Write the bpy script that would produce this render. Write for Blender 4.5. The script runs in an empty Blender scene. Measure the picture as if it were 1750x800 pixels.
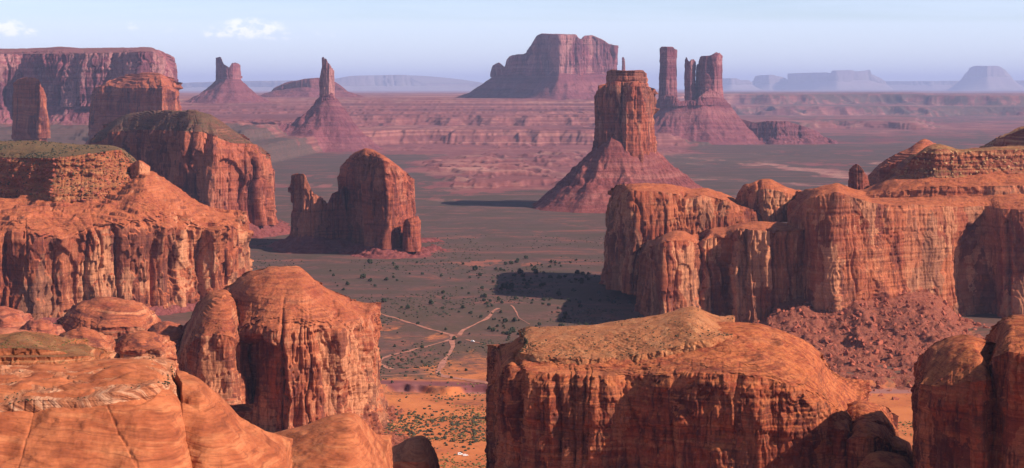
import bpy, math
import numpy as np
from mathutils import Vector

# ------------------------------------------------------------------ camera, sky, sun, exposure
W0, F, HY, H, CX = 1750.0, 3000.0, 150.0, 330.0, 875.0   # photo px, focal in px, horizon row, eye height, centre column
sc = bpy.context.scene
COL = sc.collection
cd = bpy.data.cameras.new('camera'); cam = bpy.data.objects.new('camera', cd); COL.objects.link(cam)
cam.location = (0, 0, H); cam.rotation_euler = (math.radians(90), 0, 0)
cd.sensor_width = 36; cd.lens = 36 * F / W0; cd.shift_y = -(400 - HY) / W0
cd.clip_start = 5; cd.clip_end = 400000
sc.camera = cam
SUN_EL, SUN_AZ = math.radians(37), math.atan2(0.94, -0.34)     # azimuth clockwise from +Y
sunv = Vector((math.cos(SUN_EL) * math.sin(SUN_AZ), math.cos(SUN_EL) * math.cos(SUN_AZ), math.sin(SUN_EL)))
sl = bpy.data.lights.new('sun', 'SUN'); sun = bpy.data.objects.new('sun', sl); COL.objects.link(sun)
sl.energy = 5.0; sl.angle = math.radians(0.5); sl.color = (1.0, 0.85, 0.71)
sun.rotation_euler = (-sunv).to_track_quat('-Z', 'Y').to_euler(); sun.location = (0, 0, 5000)
sc.view_settings.view_transform = 'Standard'; sc.view_settings.look = 'None'
sc.view_settings.gamma = 1; sc.view_settings.use_curve_mapping = False
sc.view_settings.exposure = 0.8
SKY_STRENGTH = 0.07
HAZE_DENSITY = 1.6e-5
try:
    sc.cycles.use_denoising = True
    sc.cycles.max_bounces = 4; sc.cycles.diffuse_bounces = 2; sc.cycles.volume_bounces = 0
except Exception:
    pass

# ------------------------------------------------------------------ node helper
class NT:
    def __init__(s, tree):
        s.t = tree; tree.nodes.clear()
    def n(s, typ, ins=None, **kw):
        nd = s.t.nodes.new(typ)
        for k, v in kw.items(): setattr(nd, k, v)
        for k, v in (ins or {}).items():
            sock = nd.inputs[k]
            if hasattr(v, 'is_linked') or hasattr(v, 'links'): s.t.links.new(v, sock)
            else: sock.default_value = v
        return nd
    def math(s, op, a, b=0.0, c=0.0, clamp=False):
        return s.n('ShaderNodeMath', {0: a, 1: b, 2: c}, operation=op, use_clamp=clamp).outputs[0]
    def mul(s, vec, xyz):
        return s.n('ShaderNodeVectorMath', {0: vec, 1: xyz}, operation='MULTIPLY').outputs[0]
    def noise(s, vec, scale=1.0, detail=4.0, rough=0.55, dist=0.0):
        return s.n('ShaderNodeTexNoise', {'Vector': vec, 'Scale': scale, 'Detail': detail, 'Roughness': rough, 'Distortion': dist}).outputs[0]
    def step(s, v, lo, hi, a=0.0, b=1.0):
        return s.n('ShaderNodeMapRange', {0: v, 1: lo, 2: hi, 3: a, 4: b}, interpolation_type='SMOOTHSTEP').outputs[0]
    def mix(s, f, a, b, mode='MIX'):
        def c(v): return v if hasattr(v, 'links') else (*v, 1.0)
        nd = s.n('ShaderNodeMix', {0: f, 6: c(a), 7: c(b)}, data_type='RGBA', blend_type=mode)
        return nd.outputs[2]

# ------------------------------------------------------------------ sky with a few thin clouds
w = bpy.data.worlds.new('World'); sc.world = w; w.use_nodes = True
t = NT(w.node_tree)
sky = t.n('ShaderNodeTexSky', sky_type='NISHITA', sun_disc=False, sun_elevation=SUN_EL, sun_rotation=SUN_AZ,
          altitude=1700.0, air_density=1.0, dust_density=1.2, ozone_density=2.5)
dirv = t.n('ShaderNodeTexCoord').outputs['Generated']
sx = t.n('ShaderNodeSeparateXYZ', {0: dirv})
yy = t.math('MAXIMUM', sx.outputs[1], 0.02)
u = t.math('DIVIDE', sx.outputs[0], yy); v = t.math('DIVIDE', sx.outputs[2], yy)
uv = t.n('ShaderNodeCombineXYZ', {0: u, 1: v}).outputs[0]
cir = t.noise(t.mul(uv, (5, 70, 1)), 1.0, 5, 0.6, 0.4)
cir = t.math('MULTIPLY', t.step(cir, 0.35, 0.75), t.step(v, 0.0, 0.03))
band = t.math('MULTIPLY', t.step(v, 0.036, 0.0415, 1, 0), 0.55)
cir = t.math('MAXIMUM', t.math('MULTIPLY', cir, 0.5), band)
puff = t.noise(t.mul(uv, (110, 190, 1)), 1.0, 7, 0.66)
cum = None
for (cx, cy, rx, ry, a) in ((425, 50, 80, 24, 1.0), (372, 57, 34, 16, .9), (18, 48, 34, 20, 1.0), (52, 58, 20, 12, .9), (480, 62, 40, 12, .8), (228, 43, 18, 14, .55), (560, 58, 45, 16, .35), (295, 52, 22, 10, .35)):
    du = t.math('DIVIDE', t.math('SUBTRACT', u, (cx - CX) / F), rx / F)
    dv = t.math('DIVIDE', t.math('SUBTRACT', v, (HY - cy) / F), ry / F)
    r2 = t.math('ADD', t.math('MULTIPLY', du, du), t.math('MULTIPLY', dv, dv))
    m = t.math('MULTIPLY', t.math('SUBTRACT', 1.0, r2, clamp=True), a)
    cum = m if cum is None else t.math('MAXIMUM', cum, m)
cum = t.step(t.math('MULTIPLY', cum, t.math('MULTIPLY', t.step(puff, .32, .68), 1.25)), 0.12, 0.85)
zf_ = t.step(sx.outputs[2], .06, .35, 1.05, .5)
tint = t.mix(1.0, t.mix(1.0, sky.outputs[0], (1.24, 1.20, 1.36), 'MULTIPLY'), t.n('ShaderNodeCombineColor', {0: zf_, 1: zf_, 2: zf_}).outputs[0], 'MULTIPLY')
c = t.mix(t.math('MULTIPLY', cir, 0.8), tint, (7.9, 8.9, 10.9))
c = t.mix(t.math('MULTIPLY', cum, 0.62), c, (12.0, 11.6, 12.2))
t.n('ShaderNodeOutputWorld', {0: t.n('ShaderNodeBackground', {0: c, 1: SKY_STRENGTH}).outputs[0]})

# ------------------------------------------------------------------ noise in numpy
def _h(ix, iy, iz, seed):
    n = (ix.astype(np.uint32) * np.uint32(374761393) + iy.astype(np.uint32) * np.uint32(668265263)
         + iz.astype(np.uint32) * np.uint32(2147483647) + np.uint32(seed * 1274126177 & 0xffffffff))
    n = (n ^ (n >> np.uint32(13))) * np.uint32(1274126177)
    n = (n ^ (n >> np.uint32(15))) * np.uint32(2246822519)
    n = n ^ (n >> np.uint32(16))
    return (n & np.uint32(0xffff)).astype(np.float32) / np.float32(32767.5) - np.float32(1.0)
def vnoise(x, y, z, seed=0):
    x, y, z = np.broadcast_arrays(np.asarray(x, np.float64), np.asarray(y, np.float64), np.asarray(z, np.float64))
    fx, fy, fz = np.floor(x), np.floor(y), np.floor(z)
    ix, iy, iz = fx.astype(np.int64), fy.astype(np.int64), fz.astype(np.int64)
    def q(a):
        a = a.astype(np.float32); return a * a * a * (a * (a * 6 - 15) + 10)
    ux, uy, uz = q(x - fx), q(y - fy), q(z - fz)
    with np.errstate(over='ignore'):
        def l(dy, dz):
            a = _h(ix, iy + dy, iz + dz, seed); b = _h(ix + 1, iy + dy, iz + dz, seed); return a + (b - a) * ux
        a = l(0, 0); a = a + (l(1, 0) - a) * uy
        b = l(0, 1); b = b + (l(1, 1) - b) * uy
    return a + (b - a) * uz
def fbm(x, y, z, o=4, seed=0, gain=0.5):
    r, a = 0, 1.0
    for i in range(o):
        r = r + a * vnoise(x, y, z, seed + i * 7); x, y, z = x * 2.03 + 5.1, y * 2.03 + 1.7, z * 2.03 + 9.2; a *= gain
    return r
def ridged(x, y, z, o=3, seed=0):
    r, a = 0, 1.0
    for i in range(o):
        r = r + a * (1 - 2 * np.abs(vnoise(x, y, z, seed + i * 7))); x, y, z = x * 2.03 + 3, y * 2.03 + 8, z * 2.03 + 1; a *= .5
    return r
def ss(x, a, b):
    t_ = np.clip((x - a) / (b - a), 0, 1); return t_ * t_ * (3 - 2 * t_)
def PX(x, y): return CX + x / y * F
def PY(z, y): return HY + (H - z) / y * F
def WX(px, D): return (px - CX) * D / F
def WZ(py, D): return H - (py - HY) * D / F
def floorD(py): return F * H / (py - HY)
def pl(x, pts):
    p = np.array(sorted(pts), float); return np.interp(x, p[:, 0], p[:, 1])

# ------------------------------------------------------------------ terrain height
def badland_mask(x, y):
    a = x / np.maximum(y, 1)
    n = 0.02 * fbm(x / 1500, y / 1500, 0, 3, 41)
    return ss(y + 900 * fbm(x / 1400, y / 2200, 0, 3, 42), 4600, 5600) * ss(y, 9800, 8200) * ss(a + n, 0.075, 0.035) * ss(a + n, -0.075, -0.02)
def ground_z(x, y):
    x = np.asarray(x, float); y = np.asarray(y, float)
    a = x / np.maximum(y, 1)
    z = 2.5 * fbm(x / 260, y / 420, 0.3, 3, 11) * ss(y, 300, 1200)
    bank = 1955 + 0.06 * x + 14 * fbm(x / 40, 0, 0, 3, 5)
    z = z - 8.0 * ss(bank - y, -2, 4)
    z = z + badland_mask(x, y) * (4 + 5 * np.maximum(ridged(x / 300, y / 420, 0.5, 5, 21), -0.3) + 4 * ridged(x / 90, y / 160, 0.5, 3, 23))
    # left and middle: terraces climbing to a high bench
    wl = ss(a, 0.125, 0.07)
    e1 = 300 * fbm(x / 1600, y / 5000, 0, 4, 31) + 130 * ridged(x / 300, y / 900, 0, 4, 33) + 2500 * ss(a, -0.07, -0.16)
    s1 = ss(y + e1, 9750, 10150) * 78; s2 = ss(y + e1 * 1.3, 11300, 11900) * 60; s3 = ss(y, 11800, 15000) * 100
    z = z + wl * (s1 + s2 + s3)
    gul = ss(y, 8000, 10000) * ss(y, 16000, 12000)
    z = z + wl * gul * (5 * ridged(x / 170, y / 300, 0, 5, 35) + 4 * ridged(x / 60, y / 140, 0, 2, 36))
    wr = 1 - wl
    e2 = 1500 * fbm(x / 2600, y / 6000, 0, 4, 51) + 300 * ridged(x / 500, y / 1500, 0, 3, 53)
    lowm = ss(y + e2, 13200, 13700) * 55 * ss(a, 0.245, 0.225) * (1 - .7 * ss(y, 17500, 18500))
    z = z + wr * (lowm + 95 * ss(y + e2 * 1.4, 19500, 20300) + 135 * ss(y + e2, 23000, 23800))
    q_ = (z + 3 * vnoise(x / 500, y / 900, 0, 90)) / 16; fl = np.floor(q_); k_ = ss(y, 4800, 5600) * ss(y, 29000, 26000) * .8
    z = z + k_ * 16 * (fl + ss(q_ - fl, .55, .85) - q_)
    z = z - ss(y, 30000, 45000) * 40
    return z

# ------------------------------------------------------------------ mesh helpers
def root(name, label, cat, loc, group=None):
    o = bpy.data.objects.new(name, None); COL.objects.link(o); o.location = loc; o.empty_display_size = 10
    o['label'] = label; o['category'] = cat
    if group: o['group'] = group
    return o
def mesh_obj(name, co, faces, mats, parent=None, midx=None, smooth=True, origin=None):
    co = np.asarray(co, np.float64)
    if parent is not None: co = co - np.array(parent.location)
    elif origin is not None: co = co - np.array(origin)
    me = bpy.data.meshes.new(name)
    faces = np.asarray(faces, np.int32); k = faces.shape[1]; nf = len(faces)
    me.vertices.add(len(co)); me.vertices.foreach_set('co', co.astype(np.float32).ravel())
    me.loops.add(nf * k); me.loops.foreach_set('vertex_index', faces.ravel())
    me.polygons.add(nf); me.polygons.foreach_set('loop_start', np.arange(0, nf * k, k, dtype=np.int32))
    if midx is not None: me.polygons.foreach_set('material_index', np.asarray(midx, np.int32))
    me.update(calc_edges=True)
    me.polygons.foreach_set('use_smooth', np.full(nf, smooth))
    for m in (mats if isinstance(mats, (list, tuple)) else [mats]): me.materials.append(m)
    o = bpy.data.objects.new(name, me); COL.objects.link(o)
    if parent is not None: o.parent = parent
    elif origin is not None: o.location = origin
    return o
def grid_faces(nr, nc, wrap=False, flip=False):
    j = np.arange(nr - 1)[:, None]; i = np.arange(nc if wrap else nc - 1)[None, :]; i2 = (i + 1) % nc
    q = [j * nc + i, j * nc + i2, (j + 1) * nc + i2, (j + 1) * nc + i]
    f = np.stack([np.broadcast_to(a, (nr - 1, i.shape[1])) for a in q], -1).reshape(-1, 4)
    return f[:, ::-1] if flip else f

# ------------------------------------------------------------------ materials
def rock_mat(name, S, lit, lit2, dark, pale, top, streak=0.7, pales=0.4, strata=0.35, scrub=0.0, topamt=0.8, seed=0.0,
             bump=0.6, scrubcol=(0.055, 0.062, 0.030), fine=1.0, dip=0.15, topz=(0.55, 0.85), bedw=7.0, gr=(1, 1, .5), grk=1.0, lam=.35, tilt=0.0):
    m = bpy.data.materials.new(name); m.use_nodes = True
    t = NT(m.node_tree)
    geo = t.n('ShaderNodeNewGeometry')
    P = t.n('ShaderNodeVectorMath', {0: t.mul(geo.outputs['Position'], (1 / S, 1 / S, 1 / S)), 1: (seed * 37.1, seed * 11.3, seed * 5.7)}, operation='ADD').outputs[0]
    nz = t.n('ShaderNodeSeparateXYZ', {0: geo.outputs['Normal']}).outputs[2]
    steep = t.step(nz, 0.25, 0.6, 1, 0)
    big = t.noise(P, 1 / 70, 5, 0.6)
    c = t.mix(t.step(big, 0.35, 0.65), lit, lit2)
    # bedding planes, gently warped and tilted
    ps = t.n('ShaderNodeSeparateXYZ', {0: P})
    wz = t.math('ADD', ps.outputs[2], t.math('MULTIPLY', t.math('SUBTRACT', t.noise(P, 1 / 90, 2, .5), .5), 10 + 60 * abs(tilt)))
    wz = t.math('ADD', wz, t.math('MULTIPLY', ps.outputs[0], tilt))
    B = t.n('ShaderNodeCombineXYZ', {0: ps.outputs[0], 1: ps.outputs[1], 2: wz}).outputs[0]
    bed = t.noise(t.mul(B, (dip / 60, dip / 60, 1 / bedw)), 1.0, 6, 0.62, 0.3)
    c = t.mix(t.math('MULTIPLY', t.step(bed, 0.48, 0.68), strata), c, pale)
    c = t.mix(t.math('MULTIPLY', t.step(bed, 0.50, 0.30), strata * 1.1), c, dark)
    pan = t.n('ShaderNodeTexVoronoi', {'Vector': t.n('ShaderNodeVectorMath', {0: t.mul(P, (1 / 40, 1 / 40, 1 / 100)), 1: t.mul(t.n('ShaderNodeTexNoise', {'Vector': P, 'Scale': 1 / 25, 'Detail': 3}).outputs[1], (1.3, 1.3, .7))}, operation='ADD').outputs[0], 'Scale': 1.0}).outputs['Color']
    pv = t.n('ShaderNodeSeparateColor', {0: pan})
    c = t.mix(t.math('MULTIPLY', t.math('MULTIPLY', t.step(pv.outputs[0], .5, .75), steep), pales * .8), c, pale)
    c = t.mix(t.math('MULTIPLY', t.math('MULTIPLY', t.step(pv.outputs[1], .62, .9), steep), streak * .7), c, dark)
    # run-off streaks on the steep faces
    st1 = t.noise(t.mul(P, (1 / 9, 1 / 9, 1 / 110)), 1.0, 6, 0.66, .25)
    st2 = t.noise(t.mul(P, (1 / 24, 1 / 24, 1 / 130)), 1.0, 5, 0.62, .3)
    msk = t.noise(t.mul(P, (1 / 60, 1 / 60, 1 / 90)), 1.0, 3, 0.5)
    d1 = t.math('MULTIPLY', t.step(st1, 0.46, 0.62), t.step(msk, 0.47, 0.60))
    d2 = t.math('MULTIPLY', t.step(st2, 0.53, 0.64), 0.85)
    dk = t.math('MULTIPLY', t.math('MULTIPLY', t.math('MAXIMUM', d1, d2), steep), streak)
    p1 = t.math('MULTIPLY', t.step(st1, 0.48, 0.34), t.step(msk, 0.55, 0.40))
    c = t.mix(t.math('MULTIPLY', t.math('MULTIPLY', p1, steep), pales), c, pale)
    c = t.mix(dk, c, dark)
    # upper surfaces
    G = t.mul(P, gr)
    fn = t.noise(G, 1 / 9 * fine, 6, 0.65)
    tp = t.math('MULTIPLY', t.step(t.math('ADD', nz, t.math('MULTIPLY', t.math('SUBTRACT', fn, 0.5), 0.25)), topz[0], topz[1]), topamt)
    tc = t.mix(t.step(fn, 0.4, 0.65), top, lit2)
    if scrub > 0:
        sp = t.noise(P, 1 / 2.2 * fine, 3, 0.5)
        patch = t.noise(P, 1 / 30, 3, 0.5)
        sp = t.math('MULTIPLY', t.step(sp, 0.62 - 0.2 * scrub, 0.68 - 0.2 * scrub), t.step(patch, 0.62 - 0.3 * scrub, 0.72 - 0.3 * scrub))
        tc = t.mix(t.math('MULTIPLY', sp, 0.85), tc, scrubcol)
    c = t.mix(tp, c, tc)
    # grain
    gr_ = t.noise(G, 1 / 2.0 * fine, 5, 0.7)
    c = t.mix(1.0, c, t.n('ShaderNodeMapRange', {0: gr_, 1: 0.25, 2: 0.75, 3: 1 - .40 * grk, 4: 1 + .32 * grk}).outputs[0], 'MULTIPLY')
    b1 = t.noise(G, 1 / 6 * fine, 8, 0.68)
    b2 = t.noise(t.mul(B, (dip / 40, dip / 40, 1 / max(2.6, bedw / 4))), 1.0, 4, 0.6, 0.4)
    c = t.mix(t.math('MULTIPLY', t.step(b2, .50, .36), lam), c, dark)
    bh = t.math('ADD', t.math('MULTIPLY', b1, 3.2), t.math('MULTIPLY', t.math('MULTIPLY', st1, steep), 1.0))
    bh = t.math('ADD', bh, t.math('ADD', t.math('MULTIPLY', bed, 0.9), t.math('MULTIPLY', b2, lam * 1.6)))
    bp = t.n('ShaderNodeBump', {'Height': bh, 'Distance': S * 1.6, 'Strength': bump})
    bs = t.n('ShaderNodeBsdfPrincipled', {'Base Color': c, 'Roughness': 0.95, 'Normal': bp.outputs[0], 'Specular IOR Level': 0.08})
    t.n('ShaderNodeOutputMaterial', {0: bs.outputs[0]})
    return m
RED = dict(lit=(0.38, 0.114, 0.053), lit2=(0.245, 0.058, 0.030), dark=(0.048, 0.014, 0.018), pale=(0.56, 0.265, 0.14), top=(0.38, 0.112, 0.044))
MID = dict(lit=(0.35, 0.094, 0.050), lit2=(0.235, 0.055, 0.036), dark=(0.05, 0.015, 0.020), pale=(0.48, 0.20, 0.12), top=(0.36, 0.105, 0.045))
FAR = dict(lit=(0.26, 0.078, 0.088), lit2=(0.165, 0.048, 0.064), dark=(0.045, 0.018, 0.034), pale=(0.44, 0.22, 0.20), top=(0.20, 0.085, 0.075))  # purple of the distance haze is mixed into these rock colours
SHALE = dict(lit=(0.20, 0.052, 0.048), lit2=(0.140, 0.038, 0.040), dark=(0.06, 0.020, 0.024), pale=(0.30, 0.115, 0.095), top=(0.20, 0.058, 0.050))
FSHALE = dict(lit=(0.17, 0.048, 0.058), lit2=(0.120, 0.036, 0.050), dark=(0.05, 0.018, 0.030), pale=(0.26, 0.105, 0.105), top=(0.17, 0.052, 0.058))  # far shale, its colour shifted to the same haze purple
def simple_mat(name, col, rough=0.9, var=0.25, scale=1.0, spec=0.1):
    m = bpy.data.materials.new(name); m.use_nodes = True; t = NT(m.node_tree)
    P = t.n('ShaderNodeNewGeometry').outputs['Position']
    c = t.mix(1.0, col, t.n('ShaderNodeMapRange', {0: t.noise(P, scale, 3), 1: .3, 2: .7, 3: 1 - var, 4: 1 + var}).outputs[0], 'MULTIPLY')
    bs = t.n('ShaderNodeBsdfPrincipled', {'Base Color': c, 'Roughness': rough, 'Specular IOR Level': spec})
    t.n('ShaderNodeOutputMaterial', {0: bs.outputs[0]}); return m

# ------------------------------------------------------------------ the rock builder
RES = 0.78
def columns(s, z, L, wd, seed, zs, hh):
    r = np.random.default_rng(seed)
    wds = wd * np.clip(r.lognormal(-0.15, 0.6, max(3, int(L / wd * 1.1) + 3)), .25, 2.6); br = np.concatenate([[0], np.cumsum(wds)]); br = br * (L / br[-1])
    n = len(br) - 1
    s2 = np.mod(s + wd * 0.30 * fbm(s / (2.5 * wd), z / (zs * .6), 0.5, 3, seed), L)
    i = np.clip(np.searchsorted(br, s2, 'right') - 1, 0, n - 1)
    lo, hi = br[i], br[i + 1]; uu = (s2 - lo) / (hi - lo); d = np.minimum(uu, 1 - uu) * (hi - lo)
    off, ck, tp = r.uniform(-1, 1, n)[i], (r.uniform(0, 1, n) ** 2)[i], r.uniform(0.45, 1.9, n)[i]
    tilt = r.uniform(-.5, .5, n)[i]
    bul = 1 - np.abs(2 * uu - 1) ** 6
    arch = np.clip((hi - lo) / zs * 2.0, .03, .25)
    lim = tp - arch * (2 * uu - 1) ** 2 + .012 * vnoise(s / (.2 * wd), z / (.4 * wd), 0, seed + 2)
    on = ss(hh, lim + .018, lim - .018)
    c = 0.75 * off + tilt * (uu - .5) + 0.35 * (bul - 1)
    c = np.where(c > 0, c * on, c * np.where(off < -.15, on, 1))
    msk = ss(vnoise(s / (3.5 * wd), z / (5 * wd), 0.7, seed + 4), -.5, .35)
    return c * (.25 + .75 * msk) - 1.7 * ck * np.exp(-(d / (0.06 * wd)) ** 2) * (.3 + .7 * msk)
def pls(x, pts, wd):
    p = np.array(sorted(pts), float); lo, hi = p[0, 0] - 4 * wd, p[-1, 0] + 4 * wd
    g = np.arange(lo, hi, .5); v = np.interp(g, p[:, 0], p[:, 1]); n = max(1, int(wd * 4)); k = np.hanning(2 * n + 3); k /= k.sum()
    return np.interp(x, g, np.convolve(np.pad(v, n + 1, 'edge'), k, 'valid'))
def formation(par, mat, front, rim, T, base=None, crown=None, spine_end=None, dome=2.0, cols=((40, 9), (13, 4), (5, 1.5)), inset=((0, 0), (1, 0)),
              rough=2.5, ledge=0.8, sm=6, seed=1, talus=None, tmat=None, feats=(), names=('cliff', 'summit', 'talus_slope'), cap=1.5, terr=0.0,
              backdrop=6.0, res=1.0, smat=None, spineD=None, tnoise=3.0, back=None, aniso=2.6, lumps=0.0, slab=3.0, cled=.5, tfall=1.6, foot_ext=0.0, terrk=1.0, tdip=.05, footz=None):
    front = [tuple(map(float, p)) for p in front]; fp = np.array(front)
    Dm = fp[:, 1].mean(); S = Dm / F; step = S / (RES * res)
    if back is None: back = [(p, d + T) for p, d in front]
    bk = np.array(sorted(back), float)
    poly = np.array([(WX(p, d), d) for p, d in front] + [(WX(p, d), d) for p, d in sorted(back, reverse=True)])
    cl = np.vstack([poly, poly[:1]]); seg = np.hypot(*np.diff(cl, axis=0).T); cum = np.concatenate([[0], np.cumsum(seg)])
    N = int(cum[-1] / (0.5 * S)); q = np.linspace(0, cum[-1], N, endpoint=False)
    P2 = np.stack([np.interp(q, cum, cl[:, 0]), np.interp(q, cum, cl[:, 1])], 1)
    def gs(A, sig):
        fr = np.fft.fftfreq(len(A)); g = np.exp(-2 * (math.pi * fr * sig * 2) ** 2); return np.real(np.fft.ifft(np.fft.fft(A, axis=0) * g[:, None], axis=0))
    Ps = gs(P2, sm)
    tg = np.roll(Ps, -1, 0) - np.roll(Ps, 1, 0); nn = np.stack([tg[:, 1], -tg[:, 0]], 1); nn /= np.linalg.norm(nn, axis=1, keepdims=True) + 1e-9
    Pw = gs(P2, max(sm * 4, 25)); tg = np.roll(Pw, -1, 0) - np.roll(Pw, 1, 0); nw = np.stack([tg[:, 1], -tg[:, 0]], 1); nw /= np.linalg.norm(nw, axis=1, keepdims=True) + 1e-9
    face = -(nn * Ps).sum(1) / np.linalg.norm(Ps, axis=1)
    dens = np.where(face > -0.12, 1.0, 0.22) / step
    dens = np.real(np.fft.ifft(np.fft.fft(dens) * np.exp(-2 * (math.pi * np.fft.fftfreq(N) * 10) ** 2)))
    sN = np.hypot(*(np.roll(Ps, -1, 0) - Ps).T); cd_ = np.concatenate([[0], np.cumsum(dens * sN)]); M = max(24, int(cd_[-1]))
    pos = np.interp(np.linspace(0, cd_[-1], M, endpoint=False), cd_, np.arange(N + 1))
    def pick(A):
        i0 = np.floor(pos).astype(int) % N; fr = (pos - np.floor(pos))[:, None]; return A[i0] * (1 - fr) + A[(i0 + 1) % N] * fr
    p0, n2, nwid = pick(Ps), pick(nn), pick(nw); fc = -(n2 * p0).sum(1) / np.linalg.norm(p0, axis=1)
    Sarc = np.concatenate([[0], np.cumsum(np.hypot(*np.diff(p0, axis=0).T))]); L = Sarc[-1] + np.hypot(*(p0[0] - p0[-1]))
    px = PX(p0[:, 0], p0[:, 1]); D = p0[:, 1]
    xl, xr = fp[:, 0].min(), fp[:, 0].max()
    fs = np.array(sorted(front))
    Df = np.interp(px, fs[:, 0], fs[:, 1]); Db = np.interp(px, bk[:, 0], bk[:, 1])
    Ds = pl(px, spineD) if spineD else 0.5 * (Df + Db)
    em = spine_end if spine_end is not None else min(0.5 * T / S, 0.3 * (xr - xl))
    tx = np.clip(px, xl + em, xr - em); tD = pl(tx, spineD) if spineD else 0.5 * (np.interp(tx, fs[:, 0], fs[:, 1]) + np.interp(tx, bk[:, 0], bk[:, 1]))
    cr = crown if crown else rim
    csm = sm * .8 if crown else min(sm * .5, 2.5)
    zc = WZ(pls(tx, cr, csm), tD); zf = WZ(pls(px, rim, csm if crown else sm * .4), D)
    b = ss((D - Ds) / np.maximum(Db - Ds, 1), 0.1, 0.9); zrim = zf * (1 - b) + (np.minimum(zc, WZ(pls(px, cr, csm), Ds)) - backdrop * S) * b
    if crown is None: zc = np.minimum(zc, zc)
    gz = ground_z(p0[:, 0], p0[:, 1])
    zfoot = (WZ(pl(px, base), D) if base else gz - 6.0)
    if base: zfoot = zfoot * (1 - b) + np.median(zfoot) * b
    if footz is not None: zfoot = zfoot * 0 + footz
    zrim = np.maximum(zrim, zfoot + 2 * S); ztal = zfoot; zfoot = zfoot - foot_ext * S
    hpx = float(np.percentile(zrim - zfoot, 90)) / S
    nh = int(max(8, min(420, hpx * RES * res * 0.9))); capx = float(np.max(np.hypot(p0[:, 0] - WX(tx, tD), D - tD))) / S
    nc = int(max(8, min(200, (capx * 0.35 + np.max(np.abs(zc - zrim)) / S * 0.8) * RES * res)))
    h = np.linspace(0, 1, nh + 1)[:, None]; ins = pl(h[:, 0], inset)[:, None] * S
    tv = np.stack([WX(tx, tD), tD], 1); dv = tv - p0; dl = np.linalg.norm(dv, axis=1, keepdims=True) + 1e-6; dvn = dv / dl
    mv = np.minimum(ins, 0.85 * dl[:, 0][None, :])
    mvv = np.where(ins >= 0, 1, 0)
    X = p0[:, 0][None] + np.where(ins >= 0, dvn[:, 0][None] * mv, -n2[:, 0][None] * ins); Y = p0[:, 1][None] + np.where(ins >= 0, dvn[:, 1][None] * mv, -n2[:, 1][None] * ins)
    Z = zfoot[None] + (zrim - zfoot)[None] * h
    qq = (np.arange(1, nc + 1) / nc)[:, None] ** 1.25
    Xc = X[-1][None] + (tv[:, 0] - X[-1])[None] * qq; Yc = Y[-1][None] + (tv[:, 1] - Y[-1])[None] * qq
    Zc = zrim[None] + (zc - zrim)[None] * (1 - (1 - qq) ** dome)
    X, Y, Z = np.vstack([X, Xc]), np.vstack([Y, Yc]), np.vstack([Z, Zc])
    Q = np.concatenate([np.zeros(nh + 1), qq[:, 0]])[:, None]; Hh = np.concatenate([h[:, 0], np.ones(nc)])[:, None]
    sA = np.broadcast_to(Sarc[None], X.shape)
    fade = (1 - Q) ** 3
    bx, by, bz = X / S, Y / S, Z / S
    dh = np.zeros_like(X); 
    for k, (wd, dep) in enumerate(cols):
        wdm = wd * S
        dh += dep * S * columns(sA, Z, L, wdm, seed * 31 + k, max(hpx * S, wdm * 3), Hh)
    if slab:
        q_ = 2.6 * fbm(bx / 36 + 3, by / 36, bz / 90, 4, seed + 13, .5); fl = np.floor(q_)
        dh += slab * S * (fl + ss(q_ - fl, .42, .58))
    dh += rough * S * fbm(bx / 26, by / 26, bz / (26 * aniso), 5, seed + 3, 0.55)
    if lumps: dh += lumps * S * fbm(bx / 60, by / 60, bz / 70, 2, seed + 17)
    dh += ledge * S * (vnoise(bx / 90, by / 90, bz / 5.0, seed + 5) + 0.6 * vnoise(bx / 60, by / 60, bz / 2.2, seed + 6))
    dz = cap * S * fbm(bx / 22, by / 22, 0.37, 5, seed + 8, 0.55) * np.minimum(Q * 5, 1)
    if lumps: dz += lumps * S * fbm(bx / 55, by / 55, 0.9, 2, seed + 18) * np.minimum(Q * 3, 1)
    qd = np.minimum(Q * 2.5, 1)
    if cled:
        tz_ = bz + tdip * bx + 1.5 * fbm(bx / 60, by / 60, bz / 60, 2, seed + 30)
        dcl = cled * S * (vnoise(bx / 90, by / 90, tz_ / 6, seed + 31) + .7 * vnoise(bx / 60, by / 60, tz_ / 2.6, seed + 32)) * np.minimum(Q * 6, 1) * (1 - Q)
    else: dcl = 0
    fdep = np.zeros_like(X); pxx, pyy = PX(X, Y), PY(Z, Y); frnt = ss(fc, -0.05, 0.15)[None] * (Q < 0.97)
    for f in feats:
        if f[0] == 'arch':
            _, xc, yt, yb, hw, dep = f
            g = 1 - np.sqrt(((pxx - xc) / hw) ** 2 + np.where(pyy < yt + hw * 1.3, ((pyy - yt - hw * 1.3) / (hw * 1.3)) ** 2, 0))
            g = g + 0.12 * fbm(pxx / 14, pyy / 22, 0, 3, seed + 9)
            fdep -= dep * S * ss(g, 0.0, 0.16) * ss(pyy, yb + 10, yb - 4)
        elif f[0] == 'bulge':
            _, xc, yc, rx, ry, dep = f
            r2 = ((pxx - xc) / rx) ** 2 + ((pyy - yc) / ry) ** 2; fdep += dep * S * np.clip(1 - r2, 0, 1) ** 0.7
        else:
            _, pts, wd, dep = f; best = np.full(X.shape, 1e9)
            for (ax, ay), (cx_, cy_) in zip(pts[:-1], pts[1:]):
                ex, ey = cx_ - ax, cy_ - ay; tt = np.clip(((pxx - ax) * ex + (pyy - ay) * ey) / (ex * ex + ey * ey), 0, 1)
                best = np.minimum(best, np.hypot(pxx - ax - ex * tt, pyy - ay - ey * tt))
            best = best + 2.0 * vnoise(pxx / 9, pyy / 9, 0, seed + 4)
            fdep -= dep * S * np.exp(-(best / wd) ** 2)
    fdep = fdep * frnt
    hz = dh * fade + dcl + fdep * (1 - qd)
    X = X + n2[:, 0][None] * hz; Y = Y + n2[:, 1][None] * hz
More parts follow.
